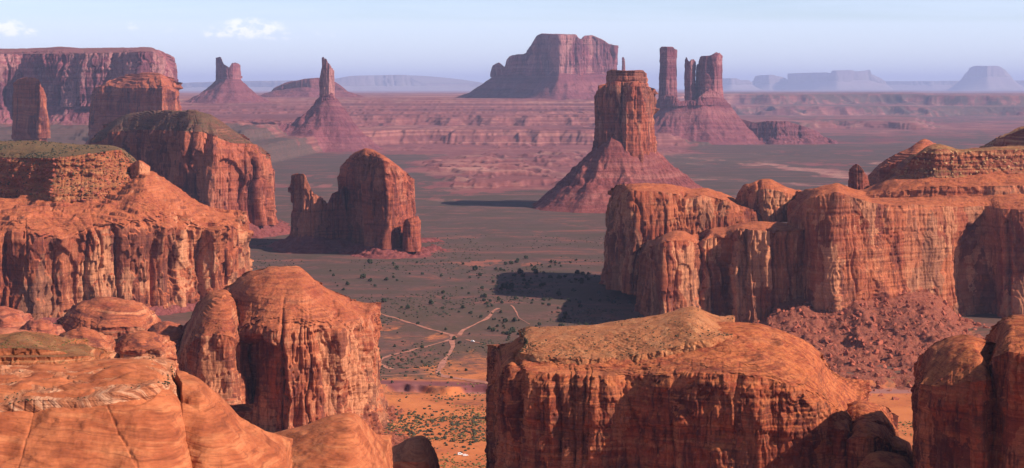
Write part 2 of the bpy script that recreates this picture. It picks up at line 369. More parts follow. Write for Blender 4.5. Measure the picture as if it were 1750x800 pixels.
    Z = Z + dz + fdep * qd
    if terr > 0:
        st = terr * S; zz = (Z + 5.0 * S * fbm(bx / 70, by / 70, 0, 3, seed + 12) + S * tdip * (bx - bx.mean())) / st; fr = zz - np.floor(zz); tk = terrk * ss(fbm(bx / 50, by / 50, bz / 40, 2, seed + 15), -.5, .4)
        Z = np.where(Q > 0, Z + (ss(fr, 0.35, 0.7) - fr) * st * np.minimum(Q * 4, 1) * tk, Z)
    co = np.stack([X, Y, Z], -1); nr = nh + 1
    out = {}
    out['cliff'] = mesh_obj(names[0], co[:nr].reshape(-1, 3), grid_faces(nr, M, True), mat, par)
    out['summit'] = mesh_obj(names[1], co[nh:].reshape(-1, 3), grid_faces(nc + 1, M, True), smat or mat, par)
    out['co'] = co; out['nh'] = nh; out['S'] = S; out['fc'] = fc
    if talus:
        wpx = pl(px, talus); ts = 1.5 * step
        sel = np.arange(0, M, 1)
        nt = int(max(10, min(160, np.max(wpx) * RES * res * 0.75)))
        tt = np.linspace(-0.12, 1, nt)[:, None]
        wm = wpx[None] * S * (1 + 0.18 * fbm(sA[:1] / (35 * S), 0, 0, 3, seed + 21))
        tX = p0[:, 0][None] + nwid[:, 0][None] * wm * tt; tY = p0[:, 1][None] + nwid[:, 1][None] * wm * tt
        gt = ground_z(tX, tY) - 3.0
        tc = np.clip(tt, 0, 1); fall = 1 - (1 - tc) ** tfall
        zt0 = ztal + 3 * S
        tZ = zt0[None] * (1 - fall) + gt * fall + np.where(tt < 0, -tt * wm * 0.3, 0)
        amp = np.sin(np.pi * np.clip(tc * 0.9 + 0.08, 0, 1)) * S * (1 - tc ** 6)
        tZ = tZ + amp * (tnoise * ridged(sA[:1] / (11 * S) + 0.4 * vnoise(sA[:1] / (20 * S), tt * 4, 0, seed), tt * 2.2, 0.2, 3, seed + 22)
                         + 1.1 * tnoise * fbm(tX / S / 9, tY / S / 9, tt * 3, 4, seed + 23))
        out['talus'] = mesh_obj(names[2], np.stack([tX, tY, tZ], -1)[::-1].reshape(-1, 3), grid_faces(nt, M, True), tmat or mat, par)
        out['tco'] = np.stack([tX, tY, tZ], -1)
    return out
def at(px, D, z=None):
    x = WX(px, D); return (x, D, float(ground_z(x, D)) if z is None else z)
FORM = {}
# ------------------------------------------------------------------ far pale mesas
def mesa_simple(name, label, cat, D, rim, mat, T, base=None, talus=None, group=None, **kw):
    xs = [p[0] for p in rim]
    r = root(name, label, cat, at(0.5 * (xs[0] + xs[-1]), D), group)
    front = kw.pop('front', None) or [(xs[0], D + T * .2), (0.5 * (xs[0] + xs[-1]), D), (xs[-1], D + T * .2)]
    FORM[label] = formation(r, mat, front, rim, T, base=base, talus=talus, **kw)
    return r
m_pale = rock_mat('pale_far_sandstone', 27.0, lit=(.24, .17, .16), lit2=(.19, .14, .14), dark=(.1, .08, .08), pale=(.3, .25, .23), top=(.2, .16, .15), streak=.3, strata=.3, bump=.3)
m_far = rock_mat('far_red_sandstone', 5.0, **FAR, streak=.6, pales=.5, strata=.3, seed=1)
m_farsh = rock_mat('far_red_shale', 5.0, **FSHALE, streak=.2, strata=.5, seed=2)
g = 'pale mesas on the far horizon'
kw = dict(slab=0, cols=((14, 3),), rough=1, ledge=.2, sm=2, cap=.3, res=.6, tnoise=.6)
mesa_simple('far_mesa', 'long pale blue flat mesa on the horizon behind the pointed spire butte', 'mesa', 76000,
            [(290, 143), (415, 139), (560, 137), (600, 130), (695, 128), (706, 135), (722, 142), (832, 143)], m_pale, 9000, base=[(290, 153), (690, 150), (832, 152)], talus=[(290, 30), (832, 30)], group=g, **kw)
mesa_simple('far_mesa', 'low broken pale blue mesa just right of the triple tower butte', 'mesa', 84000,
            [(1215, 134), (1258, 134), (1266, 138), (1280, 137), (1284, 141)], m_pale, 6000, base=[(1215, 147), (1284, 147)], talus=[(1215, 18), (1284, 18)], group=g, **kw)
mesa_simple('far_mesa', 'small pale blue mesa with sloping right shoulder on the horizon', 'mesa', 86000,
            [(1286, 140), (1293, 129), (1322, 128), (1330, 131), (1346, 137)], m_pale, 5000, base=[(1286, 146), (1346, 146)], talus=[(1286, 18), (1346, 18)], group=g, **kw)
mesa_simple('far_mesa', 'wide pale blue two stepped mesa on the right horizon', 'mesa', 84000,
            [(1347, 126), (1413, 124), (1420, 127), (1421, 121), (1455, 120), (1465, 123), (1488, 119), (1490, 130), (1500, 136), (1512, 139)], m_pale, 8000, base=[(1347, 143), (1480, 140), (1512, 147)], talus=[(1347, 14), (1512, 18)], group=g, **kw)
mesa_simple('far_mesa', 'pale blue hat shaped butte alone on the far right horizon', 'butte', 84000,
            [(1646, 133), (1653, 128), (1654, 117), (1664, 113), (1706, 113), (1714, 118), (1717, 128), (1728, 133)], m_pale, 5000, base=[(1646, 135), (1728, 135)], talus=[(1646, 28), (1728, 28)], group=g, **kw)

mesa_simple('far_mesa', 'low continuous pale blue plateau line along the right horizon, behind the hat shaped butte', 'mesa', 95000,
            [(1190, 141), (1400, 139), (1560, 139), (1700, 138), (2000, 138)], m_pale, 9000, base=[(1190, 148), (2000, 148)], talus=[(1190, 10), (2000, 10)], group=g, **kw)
# ------------------------------------------------------------------ distant buttes
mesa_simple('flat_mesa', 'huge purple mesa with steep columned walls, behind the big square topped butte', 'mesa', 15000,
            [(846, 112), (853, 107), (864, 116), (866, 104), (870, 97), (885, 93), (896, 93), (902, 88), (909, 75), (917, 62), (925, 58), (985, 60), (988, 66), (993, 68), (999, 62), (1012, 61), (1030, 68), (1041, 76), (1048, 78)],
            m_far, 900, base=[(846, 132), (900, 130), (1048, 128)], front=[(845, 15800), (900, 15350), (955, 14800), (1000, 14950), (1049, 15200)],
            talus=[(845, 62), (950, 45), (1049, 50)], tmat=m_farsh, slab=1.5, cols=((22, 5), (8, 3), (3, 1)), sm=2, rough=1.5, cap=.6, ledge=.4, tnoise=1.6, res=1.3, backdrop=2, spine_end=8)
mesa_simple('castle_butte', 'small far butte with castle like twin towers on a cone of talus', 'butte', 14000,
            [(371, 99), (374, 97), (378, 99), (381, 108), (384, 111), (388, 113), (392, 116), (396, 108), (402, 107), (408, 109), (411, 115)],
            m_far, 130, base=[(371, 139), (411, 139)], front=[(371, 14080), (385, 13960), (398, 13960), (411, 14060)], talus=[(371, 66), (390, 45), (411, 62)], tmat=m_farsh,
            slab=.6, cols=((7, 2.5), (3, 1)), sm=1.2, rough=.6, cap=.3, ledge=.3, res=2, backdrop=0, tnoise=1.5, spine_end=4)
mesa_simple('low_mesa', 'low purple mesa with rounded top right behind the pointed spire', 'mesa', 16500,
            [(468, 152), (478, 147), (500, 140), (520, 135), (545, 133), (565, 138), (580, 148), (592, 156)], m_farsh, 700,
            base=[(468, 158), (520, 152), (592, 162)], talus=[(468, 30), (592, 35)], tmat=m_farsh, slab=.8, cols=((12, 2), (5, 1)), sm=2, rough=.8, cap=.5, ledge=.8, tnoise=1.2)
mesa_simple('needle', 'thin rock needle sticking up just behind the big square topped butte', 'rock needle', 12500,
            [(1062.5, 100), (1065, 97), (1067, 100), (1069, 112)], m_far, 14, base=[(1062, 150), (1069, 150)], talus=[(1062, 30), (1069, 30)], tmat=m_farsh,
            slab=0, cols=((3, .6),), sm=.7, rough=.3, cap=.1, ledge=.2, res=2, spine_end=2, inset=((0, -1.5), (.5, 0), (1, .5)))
# three towers on one talus
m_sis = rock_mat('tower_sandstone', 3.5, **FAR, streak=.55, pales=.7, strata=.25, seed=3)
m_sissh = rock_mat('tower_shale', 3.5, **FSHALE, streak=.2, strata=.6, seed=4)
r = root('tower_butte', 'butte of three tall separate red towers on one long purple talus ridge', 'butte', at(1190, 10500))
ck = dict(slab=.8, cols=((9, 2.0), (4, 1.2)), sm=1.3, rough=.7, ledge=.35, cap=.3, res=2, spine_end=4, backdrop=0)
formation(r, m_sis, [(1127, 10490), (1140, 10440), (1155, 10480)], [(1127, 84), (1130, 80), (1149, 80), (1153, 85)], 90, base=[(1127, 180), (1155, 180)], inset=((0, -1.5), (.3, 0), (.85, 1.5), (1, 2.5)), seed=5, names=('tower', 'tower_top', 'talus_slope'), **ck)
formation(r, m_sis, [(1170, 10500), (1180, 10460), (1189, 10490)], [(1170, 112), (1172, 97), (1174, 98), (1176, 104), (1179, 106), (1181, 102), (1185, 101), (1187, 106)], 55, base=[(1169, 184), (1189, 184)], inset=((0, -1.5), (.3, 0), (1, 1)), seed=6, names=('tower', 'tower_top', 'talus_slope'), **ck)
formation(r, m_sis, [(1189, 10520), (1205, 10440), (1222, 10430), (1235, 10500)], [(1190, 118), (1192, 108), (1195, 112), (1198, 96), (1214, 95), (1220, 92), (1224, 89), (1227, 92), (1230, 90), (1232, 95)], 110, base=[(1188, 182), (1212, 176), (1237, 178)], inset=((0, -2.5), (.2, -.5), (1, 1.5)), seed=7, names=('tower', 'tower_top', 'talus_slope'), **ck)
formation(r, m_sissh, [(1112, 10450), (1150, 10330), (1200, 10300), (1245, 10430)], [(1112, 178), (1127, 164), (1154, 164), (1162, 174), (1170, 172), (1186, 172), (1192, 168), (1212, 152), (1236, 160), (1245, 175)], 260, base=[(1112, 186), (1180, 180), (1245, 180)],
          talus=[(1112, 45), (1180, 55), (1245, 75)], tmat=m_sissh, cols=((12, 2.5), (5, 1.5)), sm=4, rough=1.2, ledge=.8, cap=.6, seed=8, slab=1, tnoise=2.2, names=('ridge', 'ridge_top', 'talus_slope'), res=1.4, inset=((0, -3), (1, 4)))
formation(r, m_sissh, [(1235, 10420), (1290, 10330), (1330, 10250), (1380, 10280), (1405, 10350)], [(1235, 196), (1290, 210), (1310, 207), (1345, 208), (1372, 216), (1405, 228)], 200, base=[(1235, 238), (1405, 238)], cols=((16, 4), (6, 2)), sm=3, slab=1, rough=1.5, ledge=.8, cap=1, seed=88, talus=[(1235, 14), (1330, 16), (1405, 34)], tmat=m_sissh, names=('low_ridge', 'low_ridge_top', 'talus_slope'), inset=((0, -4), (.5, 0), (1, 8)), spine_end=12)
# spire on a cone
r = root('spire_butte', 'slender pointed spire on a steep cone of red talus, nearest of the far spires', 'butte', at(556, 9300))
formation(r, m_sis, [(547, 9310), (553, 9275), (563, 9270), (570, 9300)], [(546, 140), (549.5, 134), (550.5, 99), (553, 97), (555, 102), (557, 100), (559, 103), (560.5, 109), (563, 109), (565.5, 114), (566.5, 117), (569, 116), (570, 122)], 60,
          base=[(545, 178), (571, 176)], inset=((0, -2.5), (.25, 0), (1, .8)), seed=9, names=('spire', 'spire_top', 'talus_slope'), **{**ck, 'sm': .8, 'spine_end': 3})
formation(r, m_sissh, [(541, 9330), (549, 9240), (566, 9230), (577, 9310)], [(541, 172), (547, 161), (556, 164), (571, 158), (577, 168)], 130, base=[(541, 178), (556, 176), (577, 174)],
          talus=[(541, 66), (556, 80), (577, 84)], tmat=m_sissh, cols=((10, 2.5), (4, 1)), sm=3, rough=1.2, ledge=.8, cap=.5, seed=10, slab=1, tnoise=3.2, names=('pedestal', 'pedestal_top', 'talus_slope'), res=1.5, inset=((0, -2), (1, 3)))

# ------------------------------------------------------------------ the left: great mesa, tower, stump mesa
m_l0 = rock_mat('great_mesa_sandstone', 3.0, **FAR, streak=.55, pales=.6, strata=.3, scrub=.5, seed=5)
r = root('great_mesa', 'great purple pink flat topped mesa at the left edge of the horizon', 'mesa', at(100, 9200))
FORM['L0'] = formation(r, m_l0, [(-160, 9400), (-60, 9150), (40, 9250), (120, 9050), (200, 9000), (240, 8900), (275, 8950), (296, 9150)],
          [(-160, 92), (0, 92), (100, 92), (200, 90), (262, 88), (272, 98), (284, 100), (290, 118), (296, 140)], 1400, base=[(-160, 190), (296, 178)],
          crown=[(-160, 86), (60, 83), (100, 80), (140, 83), (262, 81), (296, 90)], dome=1.6, talus=[(-160, 45), (296, 30)], cols=((46, 9), (16, 4), (6, 1.6)), sm=6, seed=11,
          cap=.8, ledge=.5, tnoise=3, inset=((0, -6), (.15, 0), (.8, 3), (.86, 6), (1, 9)), spine_end=40)
m_tw = rock_mat('dark_tower_sandstone', 2.1, **MID, streak=.8, pales=.3, strata=.3, seed=6)
r = root('rock_tower', 'dark upright rock tower standing before the great mesa at far left', 'rock tower', at(52, 6400))
formation(r, m_tw, [(24, 6500), (45, 6410), (68, 6320), (79, 6400)], [(25, 142), (32, 135), (45, 132), (60, 134), (68, 140), (74, 158), (78, 165)], 120, base=[(24, 238), (79, 236)], inset=((0, -2), (.4, 0), (1, 4)), seed=12, slab=1.2,
          cols=((16, 3), (6, 1.5)), sm=2, rough=1, cap=.5, ledge=.6, talus=[(24, 22), (79, 22)], spine_end=8)
r = root('stump_mesa', 'dark stepped mesa stump between the great mesa and the long lit butte', 'mesa', at(232, 6800))
formation(r, m_tw, [(158, 7040), (200, 6900), (240, 6780), (278, 6680), (302, 6850)], [(158, 168), (168, 152), (185, 146), (200, 150), (240, 150), (290, 150), (302, 168)], 420, base=[(158, 232), (302, 230)],
          crown=[(158, 150), (188, 138), (215, 128), (240, 124), (284, 125), (302, 140)], dome=1.2, terr=5, inset=((0, -3), (.3, 0), (1, 4)), seed=13, cols=((26, 5), (9, 2.5), (4, 1)), sm=4, rough=1.6, cap=.9, ledge=.9, talus=[(158, 30), (302, 30)], spine_end=30)

# ------------------------------------------------------------------ big square topped butte
m_bb = rock_mat('butte_sandstone', 1.6, **MID, streak=.75, pales=.7, strata=.15, seed=7)
m_bbsh = rock_mat('butte_shale', 1.6, **SHALE, streak=.2, strata=.55, seed=8)
r = root('big_butte', 'big square topped red butte on a wide cone of talus, centre right', 'butte', at(1066, 4830))
formation(r, m_bb, [(1017, 4830), (1030, 4775), (1050, 4745), (1085, 4740), (1105, 4775), (1116, 4830)], [(1019, 150), (1036, 142), (1045, 138), (1070, 141), (1095, 138), (1104, 142), (1114, 150)], 190,
          base=[(1012, 258), (1045, 240), (1058, 246), (1085, 264), (1120, 264)], foot_ext=26, tfall=1.3, inset=((0, 0), (.3, 2), (.7, 5), (.95, 8), (1, 11)), cols=((20, 11), (9, 5), (4, 1.6)), sm=4, rough=1.3, ledge=.5, cap=.8, seed=14, slab=2,
          talus=[(1012, 128), (1030, 110), (1066, 92), (1105, 98), (1120, 118)], tmat=m_bbsh, tnoise=4.2, res=1.3, spine_end=35)
formation(r, m_bb, [(1037, 4830), (1055, 4785), (1085, 4780), (1105, 4830)], [(1037, 124), (1043, 119), (1070, 121), (1100, 120), (1105, 126)], 110, base=[(1037, 146), (1105, 146)], cols=((8, 2), (4, 1.2)), sm=3, rough=1, ledge=1.2, cap=.8, seed=15, slab=1,
          names=('cap_rock', 'cap_rock_top', 'talus_slope'), res=1.4, inset=((0, -2), (.2, 0), (.6, 0), (.65, 1.5), (1, 1)), spine_end=12)

# ------------------------------------------------------------------ L2 long butte, M fin butte
m_l2 = rock_mat('long_butte_sandstone', 1.35, **MID, streak=.8, pales=.35, strata=.15, scrub=.4, seed=9)
m_mss = rock_mat('rubble_shale', 1.2, **SHALE, streak=.1, strata=.3, seed=10)
m_l2t = rock_mat('dark_scree', 1.35, lit=(.17, .062, .04), lit2=(.11, .045, .034), dark=(.05, .022, .02), pale=(.26, .11, .07), top=(.14, .065, .042), streak=.1, strata=.6, scrub=.7, seed=28, dip=.3)
r = root('long_butte', 'long butte with a dark scree cap and red fluted columns on its lit right end', 'butte', at(310, 4000))
FORM['L2'] = formation(r, m_l2, [(158, 4500), (240, 4200), (322, 3850), (345, 3820), (395, 3860), (435, 3920), (458, 3990)],
          [(158, 246), (200, 226), (240, 222), (310, 224), (345, 226), (375, 236), (400, 246), (430, 246), (446, 250), (458, 275)], 380, base=[(158, 400), (330, 392), (458, 384)],
          crown=[(158, 236), (195, 206), (215, 196), (250, 190), (335, 189), (365, 198), (385, 212), (410, 232), (458, 262)], dome=1.7, terr=3.5,
          cols=((40, 15), (17, 6), (7, 1.8)), inset=((0, -4), (.2, 0), (.8, 2), (.90, 8), (1, 18)), sm=6, rough=2.0, ledge=.5, cap=1.0, seed=16, talus=[(158, 34), (340, 40), (458, 46)], tmat=m_mss, spine_end=18, res=1.15, smat=m_l2t)
r = root('fin_butte', 'isolated dark red butte with a thin broken fin on its left, on the valley floor', 'butte', at(640, 3560))
m_m = rock_mat('fin_butte_sandstone', 1.18, **MID, streak=.75, pales=.35, strata=.15, seed=11)
formation(r, m_m, [(591, 3640), (615, 3560), (655, 3450), (672, 3465), (695, 3530), (703, 3600)], [(591, 285), (600, 272), (625, 266), (650, 270), (675, 288), (692, 304), (703, 322)], 150, base=[(591, 420), (703, 428)],
          crown=[(591, 276), (604, 262), (624, 253), (640, 257), (660, 268), (680, 283), (703, 305)], dome=1.6, cols=((24, 8), (11, 3.5), (5, 1.2)), inset=((0, -2), (.3, 0), (.85, 2), (1, 7)), sm=4, rough=1.6, ledge=.5, cap=1.2, seed=17,
          talus=[(591, 55), (650, 62), (703, 85)], tmat=m_mss, tnoise=3, spine_end=12, res=1.2)
formation(r, m_m, [(501, 3640), (515, 3560), (535, 3560), (560, 3600), (594, 3610)], [(501, 300), (506, 297), (520, 298), (529, 318), (535, 330), (550, 344), (556, 350), (560, 349), (567, 331), (578, 327), (590, 320), (594, 318)], 60, base=[(501, 404), (594, 412)],
          cols=((16, 5), (7, 2.5)), inset=((0, -2), (.3, 0), (1, 3)), sm=2.5, rough=1.6, ledge=.5, cap=.8, seed=18, talus=[(501, 52), (594, 55)], tmat=m_mss, tnoise=2.5, names=('fin', 'fin_top', 'talus_slope'), spine_end=8, res=1.2)
formation(r, m_m, [(688, 3480), (698, 3440), (712, 3445), (718, 3490)], [(688, 385), (694, 376), (705, 371), (713, 369), (718, 376)], 50, base=[(688, 430), (718, 430)], cols=((9, 2.5), (4, 1)), inset=((0, -1), (.3, 0), (1, 2)), sm=2, rough=1, ledge=.4, cap=.5, seed=19, slab=1,
          names=('pillar', 'pillar_top', 'talus_slope'), spine_end=6, res=1.2)

# ------------------------------------------------------------------ L1 lit mesa at left
m_l1 = rock_mat('lit_mesa_sandstone', 0.87, **RED, streak=.7, pales=.65, strata=.12, scrub=.25, seed=12)
m_l1u = rock_mat('debris_slope', 0.87, lit=(0.30, .088, .036), lit2=(0.22, .060, .028), dark=(.07, .024, .018), pale=(.42, .20, .09), top=(.30, .11, .045), streak=.2, pales=.1, strata=.7, scrub=.7, seed=13, dip=.4)
m_l1t = rock_mat('scrub_plateau', 0.87, lit=(0.26, .10, .045), lit2=(0.17, .075, .038), dark=(.10, .045, .03), pale=(.34, .2, .1), top=(.17, .090, .045), streak=.1, strata=.3, scrub=1.0, seed=14)
r = root('lit_mesa', 'broad orange mesa at left with sheer streaked cliff and scrubby flat top', 'mesa', at(200, 2650))
FORM['L1'] = formation(r, m_l1, [(-120, 2440), (0, 2455), (60, 2460), (150, 2490), (250, 2535), (330, 2590), (370, 2610), (400, 2620), (417, 2700)],
          [(-120, 410), (0, 402), (22, 392), (60, 398), (110, 405), (146, 392), (200, 386), (290, 386), (330, 392), (365, 392), (385, 386), (408, 386), (417, 396)], 420, base=[(-120, 548), (100, 548), (230, 532), (330, 522), (417, 505)],
          crown=[(-120, 350), (150, 338), (205, 322), (245, 296), (262, 303), (300, 334), (340, 361), (375, 376), (400, 380), (417, 384)], dome=2.2, spineD=[(-120, 2650), (417, 2740)],
          slab=5, cled=1.2, cols=((130, 11), (52, 5), (14, 1.3)), inset=((0, -3), (.2, 0), (.9, 2), (.97, 4), (1, 8)), sm=6, rough=2.0, ledge=.5, cap=4, lumps=6, seed=20, terr=9, spine_end=16, res=1.1, talus=[(-120, 20), (200, 24), (417, 26)], tmat=m_mss, tnoise=3,
          feats=[('arch', 100, 420, 560, 34, 5), ('arch', 357, 408, 540, 13, 7), ('groove', [(200, 392), (204, 530)], 2, 6), ('groove', [(150, 390), (146, 540)], 3, 7), ('groove', [(300, 392), (305, 530)], 2.5, 7), ('groove', [(345, 392), (340, 530)], 3.5, 9), ('groove', [(8, 400), (2, 545)], 3.5, 8)])
FORM['L1u'] = formation(r, m_l1u, [(-140, 2840), (-40, 2790), (40, 2700), (95, 2620), (160, 2630), (225, 2665), (262, 2730)],
          [(-140, 274), (0, 272), (90, 274), (150, 266), (205, 258), (225, 276), (262, 318)], 500, base=[(-140, 362), (40, 360), (95, 354), (200, 348), (262, 350)],
          crown=[(-140, 246), (0, 243), (60, 241), (130, 247), (190, 249), (207, 254), (225, 270), (262, 312)], dome=1.2, smat=m_l1t, spineD=[(-140, 3000), (262, 2900)],
          cols=((30, 3), (9, 2)), inset=((0, 0), (.15, 14), (.2, 16), (.4, 36), (.45, 38), (.7, 62), (.75, 63), (1, 78)), sm=6, rough=5.0, aniso=1, ledge=2.2, cap=1.2, seed=21, names=('debris_slope', 'plateau', 'x'), spine_end=14)
for k, (px, D, rx, yt, yb) in enumerate([(238, 2720, 12, 273, 310), (262, 2720, 12, 297, 330)]):
    formation(r, m_l1, [(px - rx, D), (px, D - 14), (px + rx, D)], [(px - rx, yt + 14), (px, yt + 6), (px + rx, yt + 14)], 22, base=[(px - rx, yb), (px + rx, yb)], crown=[(px - rx, yt + 6), (px, yt), (px + rx, yt + 6)], cols=(), rough=1.5, cap=.6, seed=90 + k, names=('knob', 'knob_top', 'x'), sm=3, spine_end=8)

# ------------------------------------------------------------------ R long right cliff
m_r = rock_mat('right_cliff_sandstone', 0.82, **RED, streak=.6, pales=.6, strata=.2, lam=.2, seed=15)
m_rk = rock_mat('knoll_shale', 0.9, lit=(0.27, .070, .034), lit2=(0.19, .050, .03), dark=(.07, .028, .025), pale=(.42, .22, .11), top=(.30, .16, .06), streak=.1, pales=.1, strata=.8, scrub=.6, seed=16, dip=.3, scrubcol=(.12, .11, .03))
m_rt = rock_mat('boulder_talus', 0.82, lit=(0.27, .075, .046), lit2=(0.20, .054, .036), dark=(.08, .028, .026), pale=(.42, .17, .11), top=(.30, .10, .06), streak=0, pales=0, strata=.1, seed=17, bump=1.0, fine=1.5)
r = root('right_cliff', 'long orange cliff with fluted pillars and streaked wall filling the right side', 'cliff', at(1400, 2500))
formation(r, m_r, [(1046, 2860), (1062, 2760), (1080, 2700), (1140, 2720), (1180, 2740), (1250, 2780), (1300, 2820)], [(1046, 352), (1060, 332), (1085, 326), (1130, 328), (1165, 334), (1172, 342), (1200, 334), (1240, 344), (1262, 352), (1300, 362)], 240, base=[(1046, 492), (1100, 510), (1300, 520)],
          crown=[(1046, 328), (1075, 317), (1110, 315), (1150, 319), (1176, 326), (1205, 325), (1235, 334), (1262, 346), (1300, 352)], dome=2, cols=((45, 11), (18, 4.5), (7, 1.5)), inset=((0, -3), (.3, 0), (.85, 2), (.95, 6), (1, 10)), sm=5, rough=1.8, ledge=.5, cap=1.6, lumps=2, seed=22,
          feats=[('groove', [(1168, 330), (1160, 410)], 5, 12), ('groove', [(1084, 345), (1080, 420)], 2.5, 6)], names=('buttress', 'buttress_top', 'x'), spine_end=30)
formation(r, m_r, [(1094, 2600), (1112, 2500), (1132, 2400), (1190, 2430), (1204, 2500), (1206, 2620)], [(1094, 440), (1110, 425), (1140, 412), (1180, 412), (1192, 420), (1206, 440)], 160, base=[(1094, 560), (1206, 565)],
          crown=[(1094, 430), (1120, 412), (1150, 397), (1168, 396), (1184, 405), (1206, 432)], dome=2, cols=((26, 6), (11, 3)), inset=((0, -2), (.3, 0), (.85, 2), (1, 7)), sm=4, rough=1.6, ledge=.5, cap=1.2, lumps=1.5, seed=23, names=('pillar', 'pillar_top', 'x'), spine_end=25,
          feats=[('arch', 1168, 450, 570, 15, 4)])
formation(r, m_r, [(1190, 2540), (1205, 2450), (1240, 2462), (1256, 2425), (1300, 2425), (1345, 2440), (1385, 2450), (1402, 2490), (1405, 2580)], [(1190, 430), (1205, 412), (1240, 402), (1262, 392), (1300, 394), (1330, 398), (1360, 394), (1390, 392), (1405, 400)], 200, base=[(1190, 565), (1405, 570)],
          crown=[(1190, 412), (1215, 396), (1240, 394), (1270, 384), (1300, 382), (1345, 386), (1380, 384), (1405, 390)], dome=2, cols=((38, 13), (15, 6), (6, 1.6)), inset=((0, -3), (.3, 0), (.85, 2), (1, 6)), sm=4, rough=1.8, ledge=.5, cap=1.4, lumps=2, seed=24, names=('pillar', 'pillar_top', 'x'), spine_end=30,
          feats=[('arch', 1225, 402, 570, 22, 6), ('groove', [(1318, 395), (1322, 560)], 4, 12), ('groove', [(1258, 480), (1250, 570)], 4, 6)])
formation(r, m_r, [(1350, 2520), (1385, 2405), (1430, 2385), (1520, 2435), (1600, 2490), (1660, 2535), (1690, 2545), (1708, 2505), (1760, 2490), (1900, 2510)],
          [(1350, 372), (1375, 345), (1400, 334), (1430, 328), (1455, 336), (1490, 347), (1530, 352), (1560, 350), (1600, 352), (1650, 354), (1690, 352), (1710, 358), (1900, 360)], 420, base=[(1350, 575), (1900, 575)],
          crown=[(1350, 352), (1400, 327), (1430, 319), (1455, 330), (1490, 340), (1560, 338), (1650, 330), (1750, 325), (1900, 320)], dome=1.6, spineD=[(1350, 2600), (1900, 2660)],
          slab=2.2, cols=((140, 7), (46, 2.4), (11, .8)), inset=((0, -4), (.3, 0), (.93, 2), (1, 5)), sm=5, rough=1.7, ledge=.8, cap=2.0, lumps=2, seed=25, cled=1, names=('wall', 'wall_top', 'talus_slope'), res=1.0, spine_end=60,
          feats=[('arch', 1672, 372, 560, 40, 9), ('arch', 1672, 402, 560, 24, 4), ('groove', [(1515, 352), (1515, 400)], 2, 4), ('groove', [(1722, 380), (1728, 560)], 3, 8)])
# boulder talus apron below the wall
px_ = np.linspace(1255, 1800, int(420 * RES)); tt_ = np.linspace(0, 1, int(210 * RES))
topy = pl(px_, [(1255, 560), (1290, 545), (1330, 512), (1375, 494), (1400, 505), (1430, 497), (1465, 486), (1500, 500), (1545, 488), (1580, 492), (1610, 510), (1640, 540), (1680, 556), (1740, 560), (1800, 565)])
D0, D1 = 2490.0, 1930.0
PXg, TT = np.meshgrid(px_, tt_); Dg = D0 + (D1 - D0) * TT - 60 * np.sin((PXg - 1255) / 485 * math.pi) * TT
Xg = WX(PXg, Dg); ztop = WZ(topy, D0)[None]; gzz = ground_z(Xg, Dg) - 3
Zg = gzz + (ztop - gzz) * (1 - TT) ** 2.1
Zg += 0.82 * (np.sin(np.pi * np.clip(TT + .1, 0, 1))) * (5 * fbm(Xg / 22, Dg / 22, 0, 5, 77, .6) + 4 * ridged(Xg / 30, Dg / 60, 0, 3, 78) + 9 * TT * ridged(Xg / 70, Dg / 90, 0, 4, 79))
mesh_obj('talus_slope', np.stack([Xg, Dg, Zg], -1)[::-1].reshape(-1, 3), grid_faces(len(tt_), len(px_)), m_rt, r, smooth=True)
R_TAL = np.stack([Xg, Dg, Zg], -1)
# domes and the knoll behind the rim
formation(r, m_r, [(1255, 2860), (1290, 2820), (1340, 2815), (1385, 2860)], [(1255, 345), (1275, 328), (1310, 322), (1350, 332), (1385, 345)], 90, base=[(1255, 380), (1385, 380)], crown=[(1255, 335), (1272, 318), (1300, 306), (1318, 305), (1340, 318), (1360, 326), (1385, 335)], dome=2.2, cols=((30, 4), (12, 2)), inset=((0, -2), (1, 6)), sm=5, rough=1.5, cap=1.2, lumps=2, seed=26, names=('dome', 'dome_top', 'x'), spine_end=25,
          feats=[('groove', [(1297, 310), (1295, 345)], 3, 6)])
FORM['RK'] = formation(r, m_rk, [(1500, 2780), (1545, 2700), (1600, 2660), (1660, 2665), (1740, 2690), (1900, 2690)], [(1500, 318), (1530, 295), (1560, 270), (1590, 256), (1615, 256), (1640, 262), (1700, 258), (1900, 256)], 320, base=[(1500, 352), (1900, 350)],
          crown=[(1500, 310), (1545, 285), (1585, 250), (1605, 247), (1640, 257), (1700, 252), (1750, 250), (1900, 246)], dome=1.6, cols=((40, 4), (10, 2)), inset=((0, -6), (.25, 12), (.35, 14), (.45, 24), (.5, 24), (.75, 38), (1, 46)), sm=6, rough=2.4, aniso=1, ledge=2.2, cap=1.6, seed=27, names=('knoll', 'knoll_top', 'x'), spine_end=70)
formation(r, m_r, [(1400, 2740), (1450, 2690), (1520, 2640), (1600, 2610), (1700, 2600), (1900, 2600)], [(1400, 346), (1450, 340), (1520, 330), (1600, 322), (1700, 318), (1900, 316)], 200, base=[(1400, 360), (1900, 360)], crown=[(1400, 340), (1480, 325), (1530, 302), (1600, 300), (1900, 296)], dome=1.4,
          cols=((30, 2),), inset=((0, -4), (1, 10)), sm=6, rough=2, ledge=1, cap=2, lumps=2.5, seed=28, names=('apron', 'apron_top', 'x'), spine_end=60)
m_bd = rock_mat('back_dome_sandstone', 1.05, **MID, streak=.25, pales=.4, strata=.5, seed=18)
r = root('dome_butte', 'smooth red layered dome with a darker top, behind the right cliff knoll', 'butte', at(1560, 3100))
